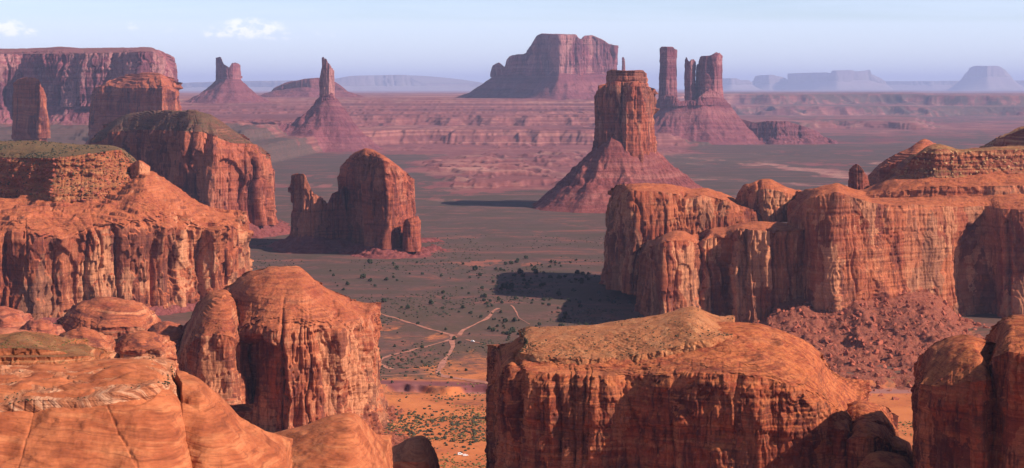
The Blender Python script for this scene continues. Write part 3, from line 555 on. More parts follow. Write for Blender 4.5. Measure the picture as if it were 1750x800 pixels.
formation(r, m_bd, [(1478, 3140), (1510, 3060), (1560, 3030), (1610, 3060), (1640, 3140)], [(1478, 310), (1500, 290), (1530, 278), (1570, 270), (1610, 270), (1640, 290)], 170, base=[(1478, 335), (1640, 335)], crown=[(1478, 305), (1500, 285), (1530, 264), (1555, 253), (1572, 240), (1580, 236), (1590, 240), (1604, 252), (1640, 270)], dome=1.4, terr=3,
          cols=((20, 2.5),), inset=((0, -2), (1, 6)), sm=5, rough=1.2, ledge=1.2, cap=.8, seed=29, spine_end=45)
r = root('pinnacle', 'small dark rock pinnacle standing just left of the red layered dome', 'pinnacle', at(1468, 2950))
formation(r, m_tw, [(1452, 2960), (1462, 2935), (1476, 2935), (1486, 2965)], [(1452, 296), (1456, 284), (1463, 280), (1470, 284), (1476, 292), (1481, 300), (1486, 312)], 36, base=[(1452, 350), (1486, 350)], cols=((10, 3), (5, 1.2)), sm=2, rough=1.4, cap=.6, slab=1, seed=30, spine_end=6, inset=((0, -2), (.5, 0), (1, 2)))
r = root('layered_hill', 'dark layered hill cut off by the right edge, behind the green knoll', 'hill', at(1760, 3300))
formation(r, m_rk, [(1680, 3360), (1720, 3260), (1800, 3200), (1900, 3200)], [(1680, 262), (1700, 240), (1730, 228), (1750, 220), (1900, 205)], 300, base=[(1680, 300), (1900, 300)], crown=[(1680, 250), (1690, 240), (1725, 228), (1735, 220), (1750, 216), (1800, 208), (1900, 204)], dome=1.3, terr=4, cols=((20, 2),), inset=((0, -6), (1, 16)), sm=5, rough=1.6, ledge=1.5, cap=.8, seed=31, spine_end=40)

# ------------------------------------------------------------------ C domed rock
m_c = rock_mat('domed_rock_sandstone', 0.54, **RED, streak=.7, pales=.6, strata=.35, seed=19, fine=.8, topamt=.55, dip=.4)
r = root('domed_rock', 'tall domed orange rock with a dark hollow and streaked cliff, left of the valley road', 'rock', at(500, 1620))
formation(r, m_c, [(372, 1690), (392, 1620), (420, 1575), (470, 1555), (530, 1560), (590, 1585), (625, 1620), (646, 1670)], [(372, 590), (395, 572), (430, 566), (470, 566), (505, 560), (540, 556), (580, 560), (615, 568), (635, 568), (646, 585)], 180, base=[(372, 745), (480, 748), (646, 745)],
          crown=[(372, 535), (388, 508), (410, 488), (432, 470), (465, 460), (515, 461), (535, 483), (555, 502), (590, 522), (612, 535), (630, 545), (646, 552)], dome=1.9, spineD=[(372, 1690), (646, 1660)],
          cols=((55, 8), (20, 5), (8, 1.6)), inset=((0, -4), (.25, 0), (.85, 1), (.95, 3), (1, 6)), sm=12, rough=2.2, ledge=.5, cap=2.2, cled=1.2, slab=4.5, lumps=4, seed=32, spine_end=22, talus=[(372, 40), (560, 40), (646, 75)], tmat=m_rt, tnoise=4,
          feats=[('arch', 440, 568, 780, 55, 34), ('arch', 478, 640, 780, 20, -10), ('groove', [(622, 545), (628, 700)], 4, 9), ('groove', [(575, 530), (600, 548), (606, 570)], 5, 7), ('groove', [(552, 500), (575, 525), (572, 560)], 4, 5)])
formation(r, m_c, [(290, 1700), (315, 1590), (345, 1550), (395, 1545), (420, 1600)], [(290, 640), (315, 600), (340, 575), (380, 572), (420, 590)], 170, base=[(290, 690), (420, 690)], crown=[(290, 625), (318, 568), (345, 524), (362, 508), (385, 506), (405, 518), (420, 560)], dome=1.8, cols=((40, 4),), inset=((0, -10), (1, 4)), sm=6, rough=2, ledge=.6, cap=1.5, lumps=2.5, seed=33, terr=5, names=('shoulder', 'shoulder_top', 'x'), spine_end=16)

# ------------------------------------------------------------------ knobs between the left foreground and the lit mesa
m_k = rock_mat('knob_sandstone', 0.5, **MID, streak=.35, pales=.4, strata=.7, seed=20, topamt=.5, dip=.3, tilt=.1, bedw=11, gr=(.35, .35, 1), lam=.6)
m_ko = rock_mat('orange_knob_sandstone', 0.55, **RED, streak=.2, pales=.35, strata=.75, seed=21, topamt=.5, dip=.3, tilt=.1, bedw=11, gr=(.35, .35, 1), lam=.6)
g = 'rounded sandstone knobs below the lit mesa'
def knob(label, px0, px1, D, yt, yr, yb, T, seed, mat, crown=None, feats=(), lumps=5, **kw):
    r = root('sandstone_knob', label, 'rock', at(.5 * (px0 + px1), D), g); w_ = px1 - px0; c_ = .5 * (px0 + px1)
    cr = crown or [(px0, yr - 2), (px0 + .2 * w_, yt + .25 * (yr - yt)), (c_, yt), (px1 - .2 * w_, yt + .25 * (yr - yt)), (px1, yr - 2)]
    return formation(r, mat, [(px0, D + T * .3), (px0 + .2 * w_, D), (c_, D - T * .12), (px1 - .2 * w_, D), (px1, D + T * .3)], [(px0, yr + 10), (px0 + .2 * w_, yr), (px1 - .2 * w_, yr), (px1, yr + 10)], T, base=[(px0, yb), (px1, yb)], crown=cr, dome=2.0,
              cols=((30, 3),), inset=((0, -6), (.5, 0), (1, 5)), sm=6, rough=4, ledge=1.4, cap=2, cled=2.2, terr=0, lumps=lumps, slab=2.4, seed=seed, spine_end=min(.4 * w_, 50), feats=feats, **kw)
knob('wide smooth red knob in the middle, directly under the lit mesa cliff', 95, 275, 1900, 517, 560, 620, 140, 40, m_ko, crown=[(95, 565), (120, 545), (135, 522), (170, 516), (225, 519), (250, 530), (275, 560)])
knob('dark smooth knob at the left edge under the lit mesa cliff', -50, 62, 1850, 528, 565, 620, 120, 41, m_k)
knob('low rounded knob between the edge knob and the wide smooth one', 30, 110, 1780, 548, 575, 630, 90, 42, m_k)
knob('red knob with an arched hollow, standing just behind the striped ledge', 85, 200, 1350, 568, 600, 680, 90, 43, m_ko, feats=[('arch', 182, 592, 690, 14, 8)])
knob('pitted red knob with several small hollows, left of the domed rock', 185, 300, 1380, 574, 600, 690, 100, 44, m_ko, feats=[('arch', 225, 600, 690, 12, 6), ('arch', 262, 598, 690, 10, 6), ('arch', 290, 612, 690, 8, 5)])
knob('long low red knob at the left edge in front of the dark smooth knob', -80, 100, 1500, 572, 590, 650, 110, 45, m_k)
knob('small knob of dark rock between the wide knob and the domed rock', 240, 330, 1700, 552, 590, 680, 100, 46, m_k)

# ------------------------------------------------------------------ A foreground mesa right of centre
AC = dict(lit=(0.30, 0.070, 0.032), lit2=(0.20, 0.042, 0.022), dark=(0.045, 0.014, 0.015), pale=(0.48, 0.21, 0.105), top=(0.45, 0.145, 0.052))
m_a = rock_mat('front_rock_sandstone', 0.32, **AC, streak=.85, pales=.35, strata=.35, seed=22, fine=.7, topz=(.2, .62), topamt=.6, dip=.3, bedw=12, gr=(.7, .7, .7), lam=.45)
m_at = rock_mat('front_rock_slickrock', 0.32, lit=(0.48, .17, .07), lit2=(.42, .135, .052), dark=(.14, .045, .03), pale=(.56, .30, .16), top=(.52, .225, .10), streak=.1, strata=.4, scrub=.25, seed=23, fine=.7, dip=1.4, bump=.45)
m_ap = rock_mat('pale_cap_sandstone', 0.32, lit=(0.37, .135, .056), lit2=(.29, .092, .040), dark=(.12, .042, .025), pale=(.46, .23, .115), top=(.36, .15, .066), streak=.1, strata=.7, topamt=.5, scrub=.5, seed=24, fine=.7, dip=.6, tilt=.5, bump=.6)
r = root('front_rock', 'large dark red rock block in the foreground right of centre with pale scrubby cap', 'rock', at(1150, 960))
formation(r, m_a, [(842, 1075), (852, 1025), (872, 1000), (895, 992), (960, 985), (1040, 975), (1080, 978), (1150, 962), (1230, 948), (1330, 940), (1400, 945), (1440, 975), (1480, 1050)],
          [(842, 690), (850, 650), (870, 625), (895, 636), (940, 642), (1000, 646), (1100, 646), (1200, 640), (1300, 650), (1370, 668), (1410, 692), (1440, 718), (1480, 760)], 170,
          crown=[(842, 640), (862, 612), (890, 592), (960, 586), (1090, 574), (1180, 568), (1255, 569), (1300, 574), (1340, 584), (1375, 598), (1395, 612), (1410, 640), (1430, 665), (1455, 688), (1480, 710)], dome=1.9, spineD=[(842, 1100), (1300, 1035), (1480, 1070)],
          cols=((95, 8), (34, 4), (10, 1.5)), inset=((0, -8), (.3, -4), (.7, 1), (.845, 5), (.86, 0), (.88, 1), (.93, 7), (.97, 15), (1, 26)), cled=1.6, slab=4, sm=6, rough=2.6, ledge=1.0, cap=2.4, terr=0, lumps=3, seed=34, spine_end=16,
          feats=[('arch', 1225, 664, 760, 26, 8), ('groove', [(886, 600), (882, 640), (872, 820)], 7, 14), ('groove', [(1068, 670), (1090, 720), (1100, 760)], 4, 7), ('groove', [(860, 640), (852, 820)], 3, 6),
                 ('groove', [(900, 606), (1000, 618), (1100, 612), (1180, 596), (1258, 574)], 3, 4), ('groove', [(1100, 640), (1200, 632), (1290, 634), (1390, 640)], 2.5, 2)])
FORM['AP'] = formation(r, m_ap, [(888, 1040), (920, 1022), (1000, 1010), (1100, 1005), (1180, 1003), (1230, 1012), (1252, 1030)], [(888, 603), (900, 606), (940, 612), (1000, 616), (1060, 612), (1110, 605), (1160, 594), (1220, 577), (1252, 573)], 130,
          base=[(888, 622), (1000, 632), (1100, 624), (1200, 602), (1252, 588)], crown=[(888, 592), (905, 583), (960, 578), (1020, 574), (1090, 562), (1130, 555), (1170, 543), (1188, 541), (1205, 551), (1225, 562), (1252, 569)], dome=1.3, spineD=[(888, 1075), (1252, 1060)],
          cols=((60, 8), (21, 2.5)), inset=((0, 0), (.4, 0), (1, 9)), cled=1.2, sm=5, rough=3, ledge=.8, cap=1.8, terr=2.5, seed=35, names=('cap_rock', 'cap_top', 'x'), spine_end=14)
for k, (px0, px1, D, yt, yr, yb, T) in enumerate([(1400, 1462, 960, 713, 735, 860, 40), (1425, 1532, 1000, 692, 720, 860, 60), (1440, 1525, 955, 722, 748, 870, 45), (1505, 1562, 985, 750, 772, 870, 40), (1455, 1570, 925, 775, 800, 900, 40)]):
    c_ = .5 * (px0 + px1); w_ = px1 - px0
    formation(r, m_a, [(px0, D + T * .3), (px0 + .2 * w_, D), (c_, D - T * .15), (px1 - .2 * w_, D), (px1, D + T * .3)], [(px0, yr + 14), (px0 + .25 * w_, yr), (px1 - .25 * w_, yr), (px1, yr + 14)], T, footz=WZ(yb + 60, D),
              crown=[(px0, yr + 4), (px0 + .25 * w_, yt + 6), (c_ - .1 * w_, yt), (px1 - .25 * w_, yt + 8), (px1, yr + 4)], dome=2, cols=((22, 3),), inset=((0, -10), (.6, 0), (1, 5)), sm=5, rough=2.2, cap=1.4, lumps=2, seed=50 + k, names=('boulder_foot', 'boulder_foot_top', 'x'), spine_end=.35 * w_)

# ------------------------------------------------------------------ B right corner
r = root('corner_rock', 'dark red rock buttress rising from the bottom right corner', 'rock', at(1680, 860))
formation(r, m_a, [(1566, 900), (1580, 868), (1620, 848), (1665, 832), (1690, 830), (1697, 840)], [(1566, 668), (1574, 656), (1600, 660), (1640, 656), (1680, 652), (1697, 650)], 90,
          crown=[(1566, 640), (1578, 616), (1600, 600), (1625, 590), (1652, 586), (1680, 594), (1697, 604)], dome=1.5, cols=((28, 5), (10, 2.5), (5, 1)), inset=((0, -6), (.5, 0), (.93, 1), (.95, -3), (1, 3)), sm=5, rough=2, ledge=.8, cap=1.4, seed=36, spine_end=35)
formation(r, m_a, [(1684, 870), (1698, 840), (1740, 818), (1800, 800), (1950, 780)], [(1684, 640), (1698, 612), (1720, 600), (1750, 606), (1800, 600), (1950, 590)], 140,
          crown=[(1684, 610), (1698, 585), (1712, 568), (1730, 562), (1752, 562), (1800, 548), (1950, 530)], dome=2, cols=((40, 6), (14, 3), (6, 1)), inset=((0, -6), (.5, 0), (.95, 1), (1, 4)), sm=5, rough=2, ledge=.8, cap=1.4, lumps=1.5, seed=37, names=('buttress', 'buttress_top', 'x'), spine_end=50,
          feats=[('groove', [(1752, 600), (1748, 820)], 5, 9)])

# ------------------------------------------------------------------ FL foreground slickrock
m_f = rock_mat('slickrock', 0.17, lit=(0.38, .116, .050), lit2=(.26, .068, .030), dark=(.10, .028, .016), pale=(.47, .19, .085), top=(.38, .112, .042), streak=.05, pales=0, strata=.5, scrub=.1, seed=25, fine=.6, dip=.5, tilt=.1, bump=.45, topamt=.15, bedw=12, gr=(.3, .3, 1.1), grk=.5, lam=.38)
m_fp = rock_mat('crossbedded_sandstone', 0.17, lit=(0.42, .160, .078), lit2=(.33, .110, .052), dark=(.16, .052, .030), pale=(.56, .31, .19), top=(.40, .16, .08), streak=0, pales=0, strata=1.0, scrub=.4, seed=26, fine=.6, dip=.5, tilt=.9, bump=.9, topamt=.3, bedw=18, gr=(.4, .4, 1.0), grk=.7, lam=.8)
m_fs = rock_mat('striped_ledge', 0.17, lit=(0.32, .095, .040), lit2=(.26, .075, .032), dark=(.11, .036, .02), pale=(.48, .24, .12), top=(.19, .105, .042), streak=0, pales=0, strata=1.0, topamt=.6, scrub=.8, seed=27, fine=.6, dip=.15, bump=.7)
r = root('slickrock_slope', 'bright orange slickrock slope with pale cross-bedded rim in the bottom left corner', 'rock', at(150, 500, 200))
FORM['FL'] = formation(r, m_f, [(-160, 462), (0, 460), (120, 461), (240, 464), (300, 468), (352, 476)], [(-160, 900), (0, 900), (240, 910), (300, 920), (420, 930)], 90, footz=120,
          back=[(-160, 560), (0, 560), (200, 560), (345, 550)], crown=[(-160, 650), (0, 650), (120, 648), (200, 642), (250, 640), (275, 650), (300, 672), (320, 710), (352, 790)], dome=2.1, spineD=[(-160, 525), (352, 520)], cols=((60, 2),), inset=((0, -8), (1, 0)), sm=8, rough=1.5, ledge=1.0, cap=1.6, lumps=7, seed=38, spine_end=14, slab=0, terr=0, cled=1.8, tdip=.12,
          feats=[('groove', [(-50, 690), (0, 700), (60, 694), (130, 696), (190, 682), (235, 684), (275, 662)], 4, 6), ('groove', [(0, 775), (120, 765), (200, 770), (330, 745)], 4, 3), ('groove', [(0, 745), (150, 735), (300, 722)], 3, 2.5), ('groove', [(60, 690), (30, 800)], 2, 3), ('groove', [(180, 690), (235, 800)], 2, 4), ('groove', [(0, 715), (110, 722), (190, 712)], 2, 3)])
formation(r, m_f, [(300, 492), (350, 480), (410, 476), (450, 484), (500, 505)], [(300, 880), (500, 930)], 66, footz=120, crown=[(300, 655), (318, 656), (345, 662), (358, 672), (380, 690), (410, 722), (440, 742), (500, 785)], dome=2.1, spineD=[(300, 525), (500, 535)], cols=((40, 2),), inset=((0, -6), (1, 0)), sm=8, rough=1.5, ledge=1.0, cap=1.4, lumps=6, seed=39, terr=0, cled=1.6, names=('lobe', 'lobe_top', 'x'), spine_end=12, slab=0,
          feats=[('groove', [(300, 672), (340, 690), (370, 688)], 4, 8), ('groove', [(330, 760), (400, 770), (450, 768)], 5, 4)])
FORM['FP'] = formation(r, m_fp, [(-160, 498), (0, 497), (100, 497), (200, 498), (260, 503), (300, 518)], [(-160, 700), (0, 694), (60, 684), (130, 688), (180, 672), (230, 668), (265, 656), (300, 660)], 70, base=[(-160, 735), (0, 727), (60, 719), (130, 721), (200, 709), (265, 690), (300, 690)],
          crown=[(-160, 640), (0, 638), (120, 638), (200, 632), (250, 630), (275, 637), (300, 652)], dome=1.5, spineD=[(-160, 530), (300, 540)], cols=((25, 1.5),), inset=((0, 1), (.5, 3), (1, 6)), sm=8, rough=2.2, ledge=.8, cled=2, cap=2.0, terr=4, terrk=.8, tdip=.25, lumps=3, seed=60, names=('rim_rock', 'rim_top', 'x'), spine_end=14, slab=0)
r = root('striped_ledge', 'low ledge of thin pale stripes topped by a green mound, at the left edge', 'rock', at(60, 560, 235))
FORM['FS'] = formation(r, m_fs, [(-120, 556), (0, 554), (80, 553), (150, 560), (186, 580)], [(-120, 614), (0, 612), (100, 612), (150, 610), (186, 624)], 60, base=[(-120, 645), (186, 645)], crown=[(-120, 604), (0, 602), (150, 602), (186, 616)], dome=1.5, cols=((30, 1),), inset=((0, 0), (.3, 4), (.35, 4), (.6, 10), (.65, 10), (1, 16)), sm=5, rough=1, ledge=2.0, cap=1, seed=61, spine_end=40)
FORM['FM'] = formation(r, m_fs, [(-120, 575), (0, 572), (70, 574), (120, 580), (146, 596)], [(-120, 600), (0, 596), (60, 596), (110, 602), (146, 612)], 60, base=[(-120, 615), (146, 620)], crown=[(-120, 588), (0, 586), (40, 580), (80, 584), (120, 594), (146, 606)], dome=1.8, cols=(), inset=((0, -2), (1, 6)), sm=5, rough=1, ledge=1.4, cap=1, seed=62, names=('mound', 'mound_top', 'x'), spine_end=40)
r = root('slickrock_hump', 'orange slickrock hump at the bottom edge below the domed rock', 'rock', at(560, 640, 150))
FORM['F2'] = formation(r, m_f, [(395, 640), (440, 615), (520, 605), (600, 610), (640, 625), (668, 655)], [(395, 825), (440, 850), (520, 850), (600, 850), (640, 835), (668, 815)], 80, footz=100, crown=[(395, 800), (450, 768), (490, 752), (525, 740), (560, 726), (595, 720), (612, 728), (628, 752), (645, 778), (668, 800)], dome=2.0, spineD=[(395, 660), (668, 665)], cols=((40, 2),), inset=((0, -8), (1, 0)), sm=8, rough=1.6, ledge=1.2, cap=1.6, lumps=2.5, terr=0, cled=1.6, seed=63, spine_end=14, slab=0)
r = root('boulder', 'small orange rock knob at the bottom edge beside the sandy flat', 'rock', at(705, 1050, 60))
formation(r, m_f, [(648, 1080), (670, 1050), (710, 1040), (735, 1050), (750, 1080)], [(648, 810), (670, 790), (735, 790), (750, 815)], 60, footz=20, crown=[(648, 800), (672, 775), (700, 758), (722, 753), (736, 762), (750, 800)], dome=2, cols=((20, 2),), inset=((0, -8), (1, 3)), sm=5, rough=1.6, ledge=1, cap=1.2, lumps=2, seed=64, spine_end=35, slab=0)

# ------------------------------------------------------------------ ground
def ground_mat():
    m = bpy.data.materials.new('desert_floor'); m.use_nodes = True; t = NT(m.node_tree)
    P = t.n('ShaderNodeNewGeometry').outputs['Position']
    at_ = t.n('ShaderNodeAttribute', attribute_name='zone'); z = t.n('ShaderNodeSeparateColor', {0: at_.outputs['Color']})
    scr, red, pal = z.outputs[0], z.outputs[1], z.outputs[2]
    n1 = t.noise(P, 1 / 60, 6, 0.65); n2 = t.noise(P, 1 / 400, 5, .6); n3 = t.noise(P, 1 / 9, 4, .6); n4 = t.noise(P, 1 / 3.2, 3, .5)
    sand = t.mix(t.step(n1, .35, .65), (.43, .140, .052), (.34, .098, .040))
    rd = t.mix(t.step(n2, .35, .65), (.18, .060, .058), (.125, .042, .046)); rd = t.mix(t.step(n1, .5, .75), rd, (.24, .100, .085))
    zb = t.noise(t.mul(P, (1 / 3000, 1 / 3000, 1 / 9)), 1.0, 4, .65); rd = t.mix(t.math('MULTIPLY', t.step(zb, .52, .66), .6), rd, (.33, .15, .12)); rd = t.mix(t.math('MULTIPLY', t.step(zb, .48, .34), .7), rd, (.085, .030, .036))
    c = t.mix(red, sand, rd)
    c = t.mix(t.math('MULTIPLY', pal, t.step(n1, .35, .6)), c, (.38, .215, .165))
    sg = t.mix(t.step(n3, .35, .65), (.088, .055, .050), (.052, .037, .036))
    n5 = t.noise(t.mul(P, (1 / 260, 1 / 70, 1)), 1.0, 5, .62)
    sg = t.mix(t.step(n5, .42, .62), sg, (.048, .042, .034)); sg = t.mix(t.step(n5, .47, .34), sg, (.140, .058, .048))
    # scrub cover is patchy: density attribute against noise at three sizes
    k = t.math('ADD', t.math('MULTIPLY', n1, .5), t.math('ADD', t.math('MULTIPLY', n3, .3), t.math('MULTIPLY', n2, .35)))
    cov = t.step(t.math('ADD', scr, t.math('SUBTRACT', k, 1.07)), -.08, .10)
    c = t.mix(t.math('MULTIPLY', cov, .88), c, sg)
    sp = t.math('MULTIPLY', t.step(n4, .60, .66), t.step(t.math('ADD', scr, n3), .75, 1.0))
    c = t.mix(t.math('MULTIPLY', sp, .8), c, (.045, .05, .028))
    bp = t.n('ShaderNodeBump', {'Height': t.math('ADD', n3, t.math('MULTIPLY', n1, 4)), 'Distance': 1.2, 'Strength': .5})
    bs = t.n('ShaderNodeBsdfPrincipled', {'Base Color': c, 'Roughness': .95, 'Specular IOR Level': .05, 'Normal': bp.outputs[0]})
    t.n('ShaderNodeOutputMaterial', {0: bs.outputs[0]}); return m
yr = np.concatenate([-np.array([4000, 1500, 400]), np.array([60, 200, 350]), floorD(np.arange(1100, 154.5, -1.25 / RES)), np.arange(1940, 1975, 1.5), np.arange(4500, 8600, 32 / RES), np.arange(8600, 13000, 24 / RES), np.arange(13000, 25500, 60 / RES), np.geomspace(25500, 150000, 60)])
yr = np.unique(np.round(yr, 1)); yr = yr[np.concatenate([[True], np.diff(yr) > .8])]
aa = np.concatenate([np.linspace(-1.2, -.34, 30, endpoint=False), np.arange(-.34, .34, 1.6 / F / RES), np.linspace(.34, 1.2, 30)])
A, Yg = np.meshgrid(aa, yr); Xg = A * (np.maximum(Yg, 0) + np.where(Yg < 400, (400 - np.maximum(Yg, 0)) * 4, 0))
Zg = ground_z(Xg, Yg)
n = fbm(Xg / 700, Yg / 900, 0, 4, 61); n_ = fbm(Xg / 180, Yg / 260, 0, 4, 62)
bad = badland_mask(Xg, Yg); ac = Xg / np.maximum(Yg, 1)
scr = pl(Yg, [(0, .45), (1500, .50), (1880, .60), (1950, .62), (2000, .66), (2250, .88), (2600, 1.06), (4300, 1.0), (5000, .85), (6500, .8), (9000, .8), (12000, .6), (30000, .6)]) + .18 * n + .16 * n_ - .16 * ss(fbm(Xg / 45, Yg / 110, 0, 4, 65), .0, .6) * ss(Yg, 2000, 2400)
sandy = ss(np.abs(Yg - (1830 + 20 * n)), 40, 15) * ss(Xg, -60, -30) * .5
scr = scr - .38 * ss(Yg, 8400, 9200) * ss(ac, .12, .08) - sandy - .7 * bad - .22 * ss(Yg, 12000, 13500) * ss(ac, .1, .12) * ss(n_, -.3, .3) - .25 * ss(Yg, 9000, 9800) * ss(ac, .12, .08)
wash = ss(np.abs(Yg - 7300 - 900 * n), 500, 100) * ss(ac, .07, .11) + .8 * ss(np.abs(Yg - 6100 - 500 * n), 200, 50) * ss(ac, .07, .11)
red = np.clip(ss(Yg, 2050, 3000) * .7 + .3 * ss(Yg, 3000, 6000), 0, 1); bankm = ss(Yg, 1944, 1950) * ss(Yg, 1990, 1966)  # bankm: dark red strip painting the shade on the bank face
red = np.maximum(red, bankm); scr = scr - bankm * .3 - wash * .35
pal = np.clip((.35 * bad * ss(n_, .1, .6)) + wash * .6 + .35 * ss(Yg, 12500, 15000) * ss(n_, .1, .7), 0, 1)
g_ = mesh_obj('ground', np.stack([Xg, Yg, Zg], -1).reshape(-1, 3), grid_faces(len(yr), len(aa)), ground_mat()); g_['kind'] = 'structure'
ca = g_.data.color_attributes.new('zone', 'FLOAT_COLOR', 'POINT')
ca.data.foreach_set('color', np.stack([np.clip(scr, 0, 1.2), red, pal, np.ones_like(red)], -1).astype(np.float32).ravel())

# ------------------------------------------------------------------ dirt roads
m_road = simple_mat('road_dust', (.30, .125, .088), var=.3, scale=.08)
def road(name, pts, wpx):
    pts = np.array(pts, float); s = np.concatenate([[0], np.cumsum(np.hypot(*np.diff(pts, axis=0).T))]); q = np.arange(0, s[-1], .8)
    px = np.interp(q, s, pts[:, 0]); py = np.interp(q, s, pts[:, 1]); k = np.hanning(15); k /= k.sum()
    pad = lambda v: np.convolve(np.pad(v, 7, 'edge'), k, 'valid')
    px, py = pad(px), pad(py); px = px + 2.2 * fbm(q / 22, 0, wpx, 3, 9); py = py + .8 * fbm(q / 18, 4, wpx, 3, 10); D = floorD(py); 
    for _ in range(3): z = ground_z(WX(px, D), D); D = (H - z) * F / (py - HY)
    x = WX(px, D); d = np.stack([np.gradient(x), np.gradient(D)], 1); d /= np.linalg.norm(d, axis=1, keepdims=True); nn = np.stack([-d[:, 1], d[:, 0]], 1)
    wv = wpx * 1.05 * (1 + .5 * vnoise(q / 14, 0, 0, 3)); rows = []
    for o in np.linspace(-.5, .5, 5):
        X = x + nn[:, 0] * wv * o; Y = D + nn[:, 1] * wv * o; rows.append(np.stack([X, Y, ground_z(X, Y) + .45], 1))
    o = mesh_obj(name, np.stack(rows).reshape(-1, 3), grid_faces(5, len(x), flip=True), m_road); o['kind'] = 'structure'; return o
road('dirt_road', [(612, 524), (640, 533), (680, 546), (720, 558), (752, 568), (772, 573), (778, 580)], 5.0)
road('dirt_road', [(778, 574), (770, 584), (773, 592), (768, 606), (758, 620), (748, 634), (752, 642), (780, 648), (830, 653)], 7.0)
road('dirt_road', [(786, 574), (792, 564), (810, 556), (832, 545), (845, 530), (852, 526)], 5.0)
road('dirt_road', [(756, 643), (775, 647), (800, 650), (835, 654), (850, 657)], 11.0)
road('dirt_track', [(640, 644), (690, 641), (748, 639)], 4.0)
road('dirt_track', [(778, 578), (740, 590), (690, 602), (650, 612), (645, 622), (670, 632)], 5.0)
road('dirt_track', [(798, 581), (808, 584), (830, 589), (850, 591), (876, 596)], 3.5)
road('dirt_track', [(872, 522), (884, 532), (890, 545), (904, 556)], 2.2)

# ------------------------------------------------------------------ small plants and stones
rng = np.random.default_rng(5)
def ico():
    p = (1 + 5 ** .5) / 2
    v = np.array([(-1, p, 0), (1, p, 0), (-1, -p, 0), (1, -p, 0), (0, -1, p), (0, 1, p), (0, -1, -p), (0, 1, -p), (p, 0, -1), (p, 0, 1), (-p, 0, -1), (-p, 0, 1)], float); v /= np.linalg.norm(v[0])
    f = np.array([(0, 11, 5), (0, 5, 1), (0, 1, 7), (0, 7, 10), (0, 10, 11), (1, 5, 9), (5, 11, 4), (11, 10, 2), (10, 7, 6), (7, 1, 8), (3, 9, 4), (3, 4, 2), (3, 2, 6), (3, 6, 8), (3, 8, 9), (4, 9, 5), (2, 4, 11), (6, 2, 10), (8, 6, 7), (9, 8, 1)])
    return v, f
IV, IF = ico()
def blobs(name, pos, size, mat, squash=(.6, .9), jit=.35, sink=.2, **props):
    n = len(pos); sc_ = size[:, None, None] * np.ones((n, 1, 3)); sc_[:, :, 2] *= rng.uniform(*squash, (n, 1)); sc_[:, :, :2] *= rng.uniform(.7, 1.3, (n, 1, 2))
    v = IV[None] * (1 + jit * rng.uniform(-1, 1, (n, 12, 1))) * sc_; a = rng.uniform(0, 6.28, n); ca_, sa = np.cos(a)[:, None], np.sin(a)[:, None]
    v = np.stack([v[..., 0] * ca_ - v[..., 1] * sa, v[..., 0] * sa + v[..., 1] * ca_, v[..., 2]], -1) + np.asarray(pos)[:, None]
    v[..., 2] += (size * (.45 - sink))[:, None]
    f = (IF[None] + 12 * np.arange(n)[:, None, None]).reshape(-1, 3); o = mesh_obj(name, v.reshape(-1, 3), f, mat, smooth=False)
    for k, q in props.items(): o[k] = q
    return o
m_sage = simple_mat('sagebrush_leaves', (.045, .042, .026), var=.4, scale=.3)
m_sage_y = simple_mat('dry_shrub_leaves', (.13, .092, .034), var=.5, scale=.3)
m_junw = simple_mat('juniper_bark', (.10, .06, .04)); m_junl = simple_mat('juniper_leaves', (.028, .032, .018), var=.4, scale=1.5)
m_boul = simple_mat('boulder_rock', (.27, .075, .045), var=.45, scale=.12)
def on_floor(px, py):
    D = floorD(py)
    for _ in range(3): D = (H - ground_z(WX(px, D), D)) * F / (py - HY)
    x = WX(px, D); return np.stack([x, D, ground_z(x, D)], 1)
# sagebrush on the valley floor
N = 17000
py = 400 + 410 * rng.random(N) ** .8; px = rng.uniform(420, 1130, N); P_ = on_floor(px, py)
dens = fbm(P_[:, 0] / 120, P_[:, 1] / 160, 0, 3, 71); keep = dens + rng.normal(0, .22, N) > .05
P_ = P_[keep]; blobs('sagebrush', P_, rng.uniform(.7, 2.0, len(P_)), m_sage, kind='stuff', label='dark sagebrush dotted over the valley floor')
N = 3500
py = rng.uniform(668, 812, N); px = rng.uniform(640, 860, N); P_ = on_floor(px, py)
dens = fbm(P_[:, 0] / 40, P_[:, 1] / 50, 0, 3, 72); P_ = P_[dens + rng.normal(0, .25, N) > .05]
blobs('dry_shrubs', P_, rng.uniform(.5, 1.3, len(P_)), m_sage_y, kind='stuff', label='yellow green dry shrubs on the near orange sand')
N = 900
py = rng.uniform(700, 775, N); px = rng.uniform(1480, 1600, N); P_ = on_floor(px, py)
dens = fbm(P_[:, 0] / 30, P_[:, 1] / 40, 0, 3, 73); P_ = P_[dens + rng.normal(0, .25, N) > .15]
blobs('dry_shrubs', P_, rng.uniform(.6, 1.5, len(P_)), m_sage_y, kind='stuff', label='green shrubs on the lit sand between the two front rocks')
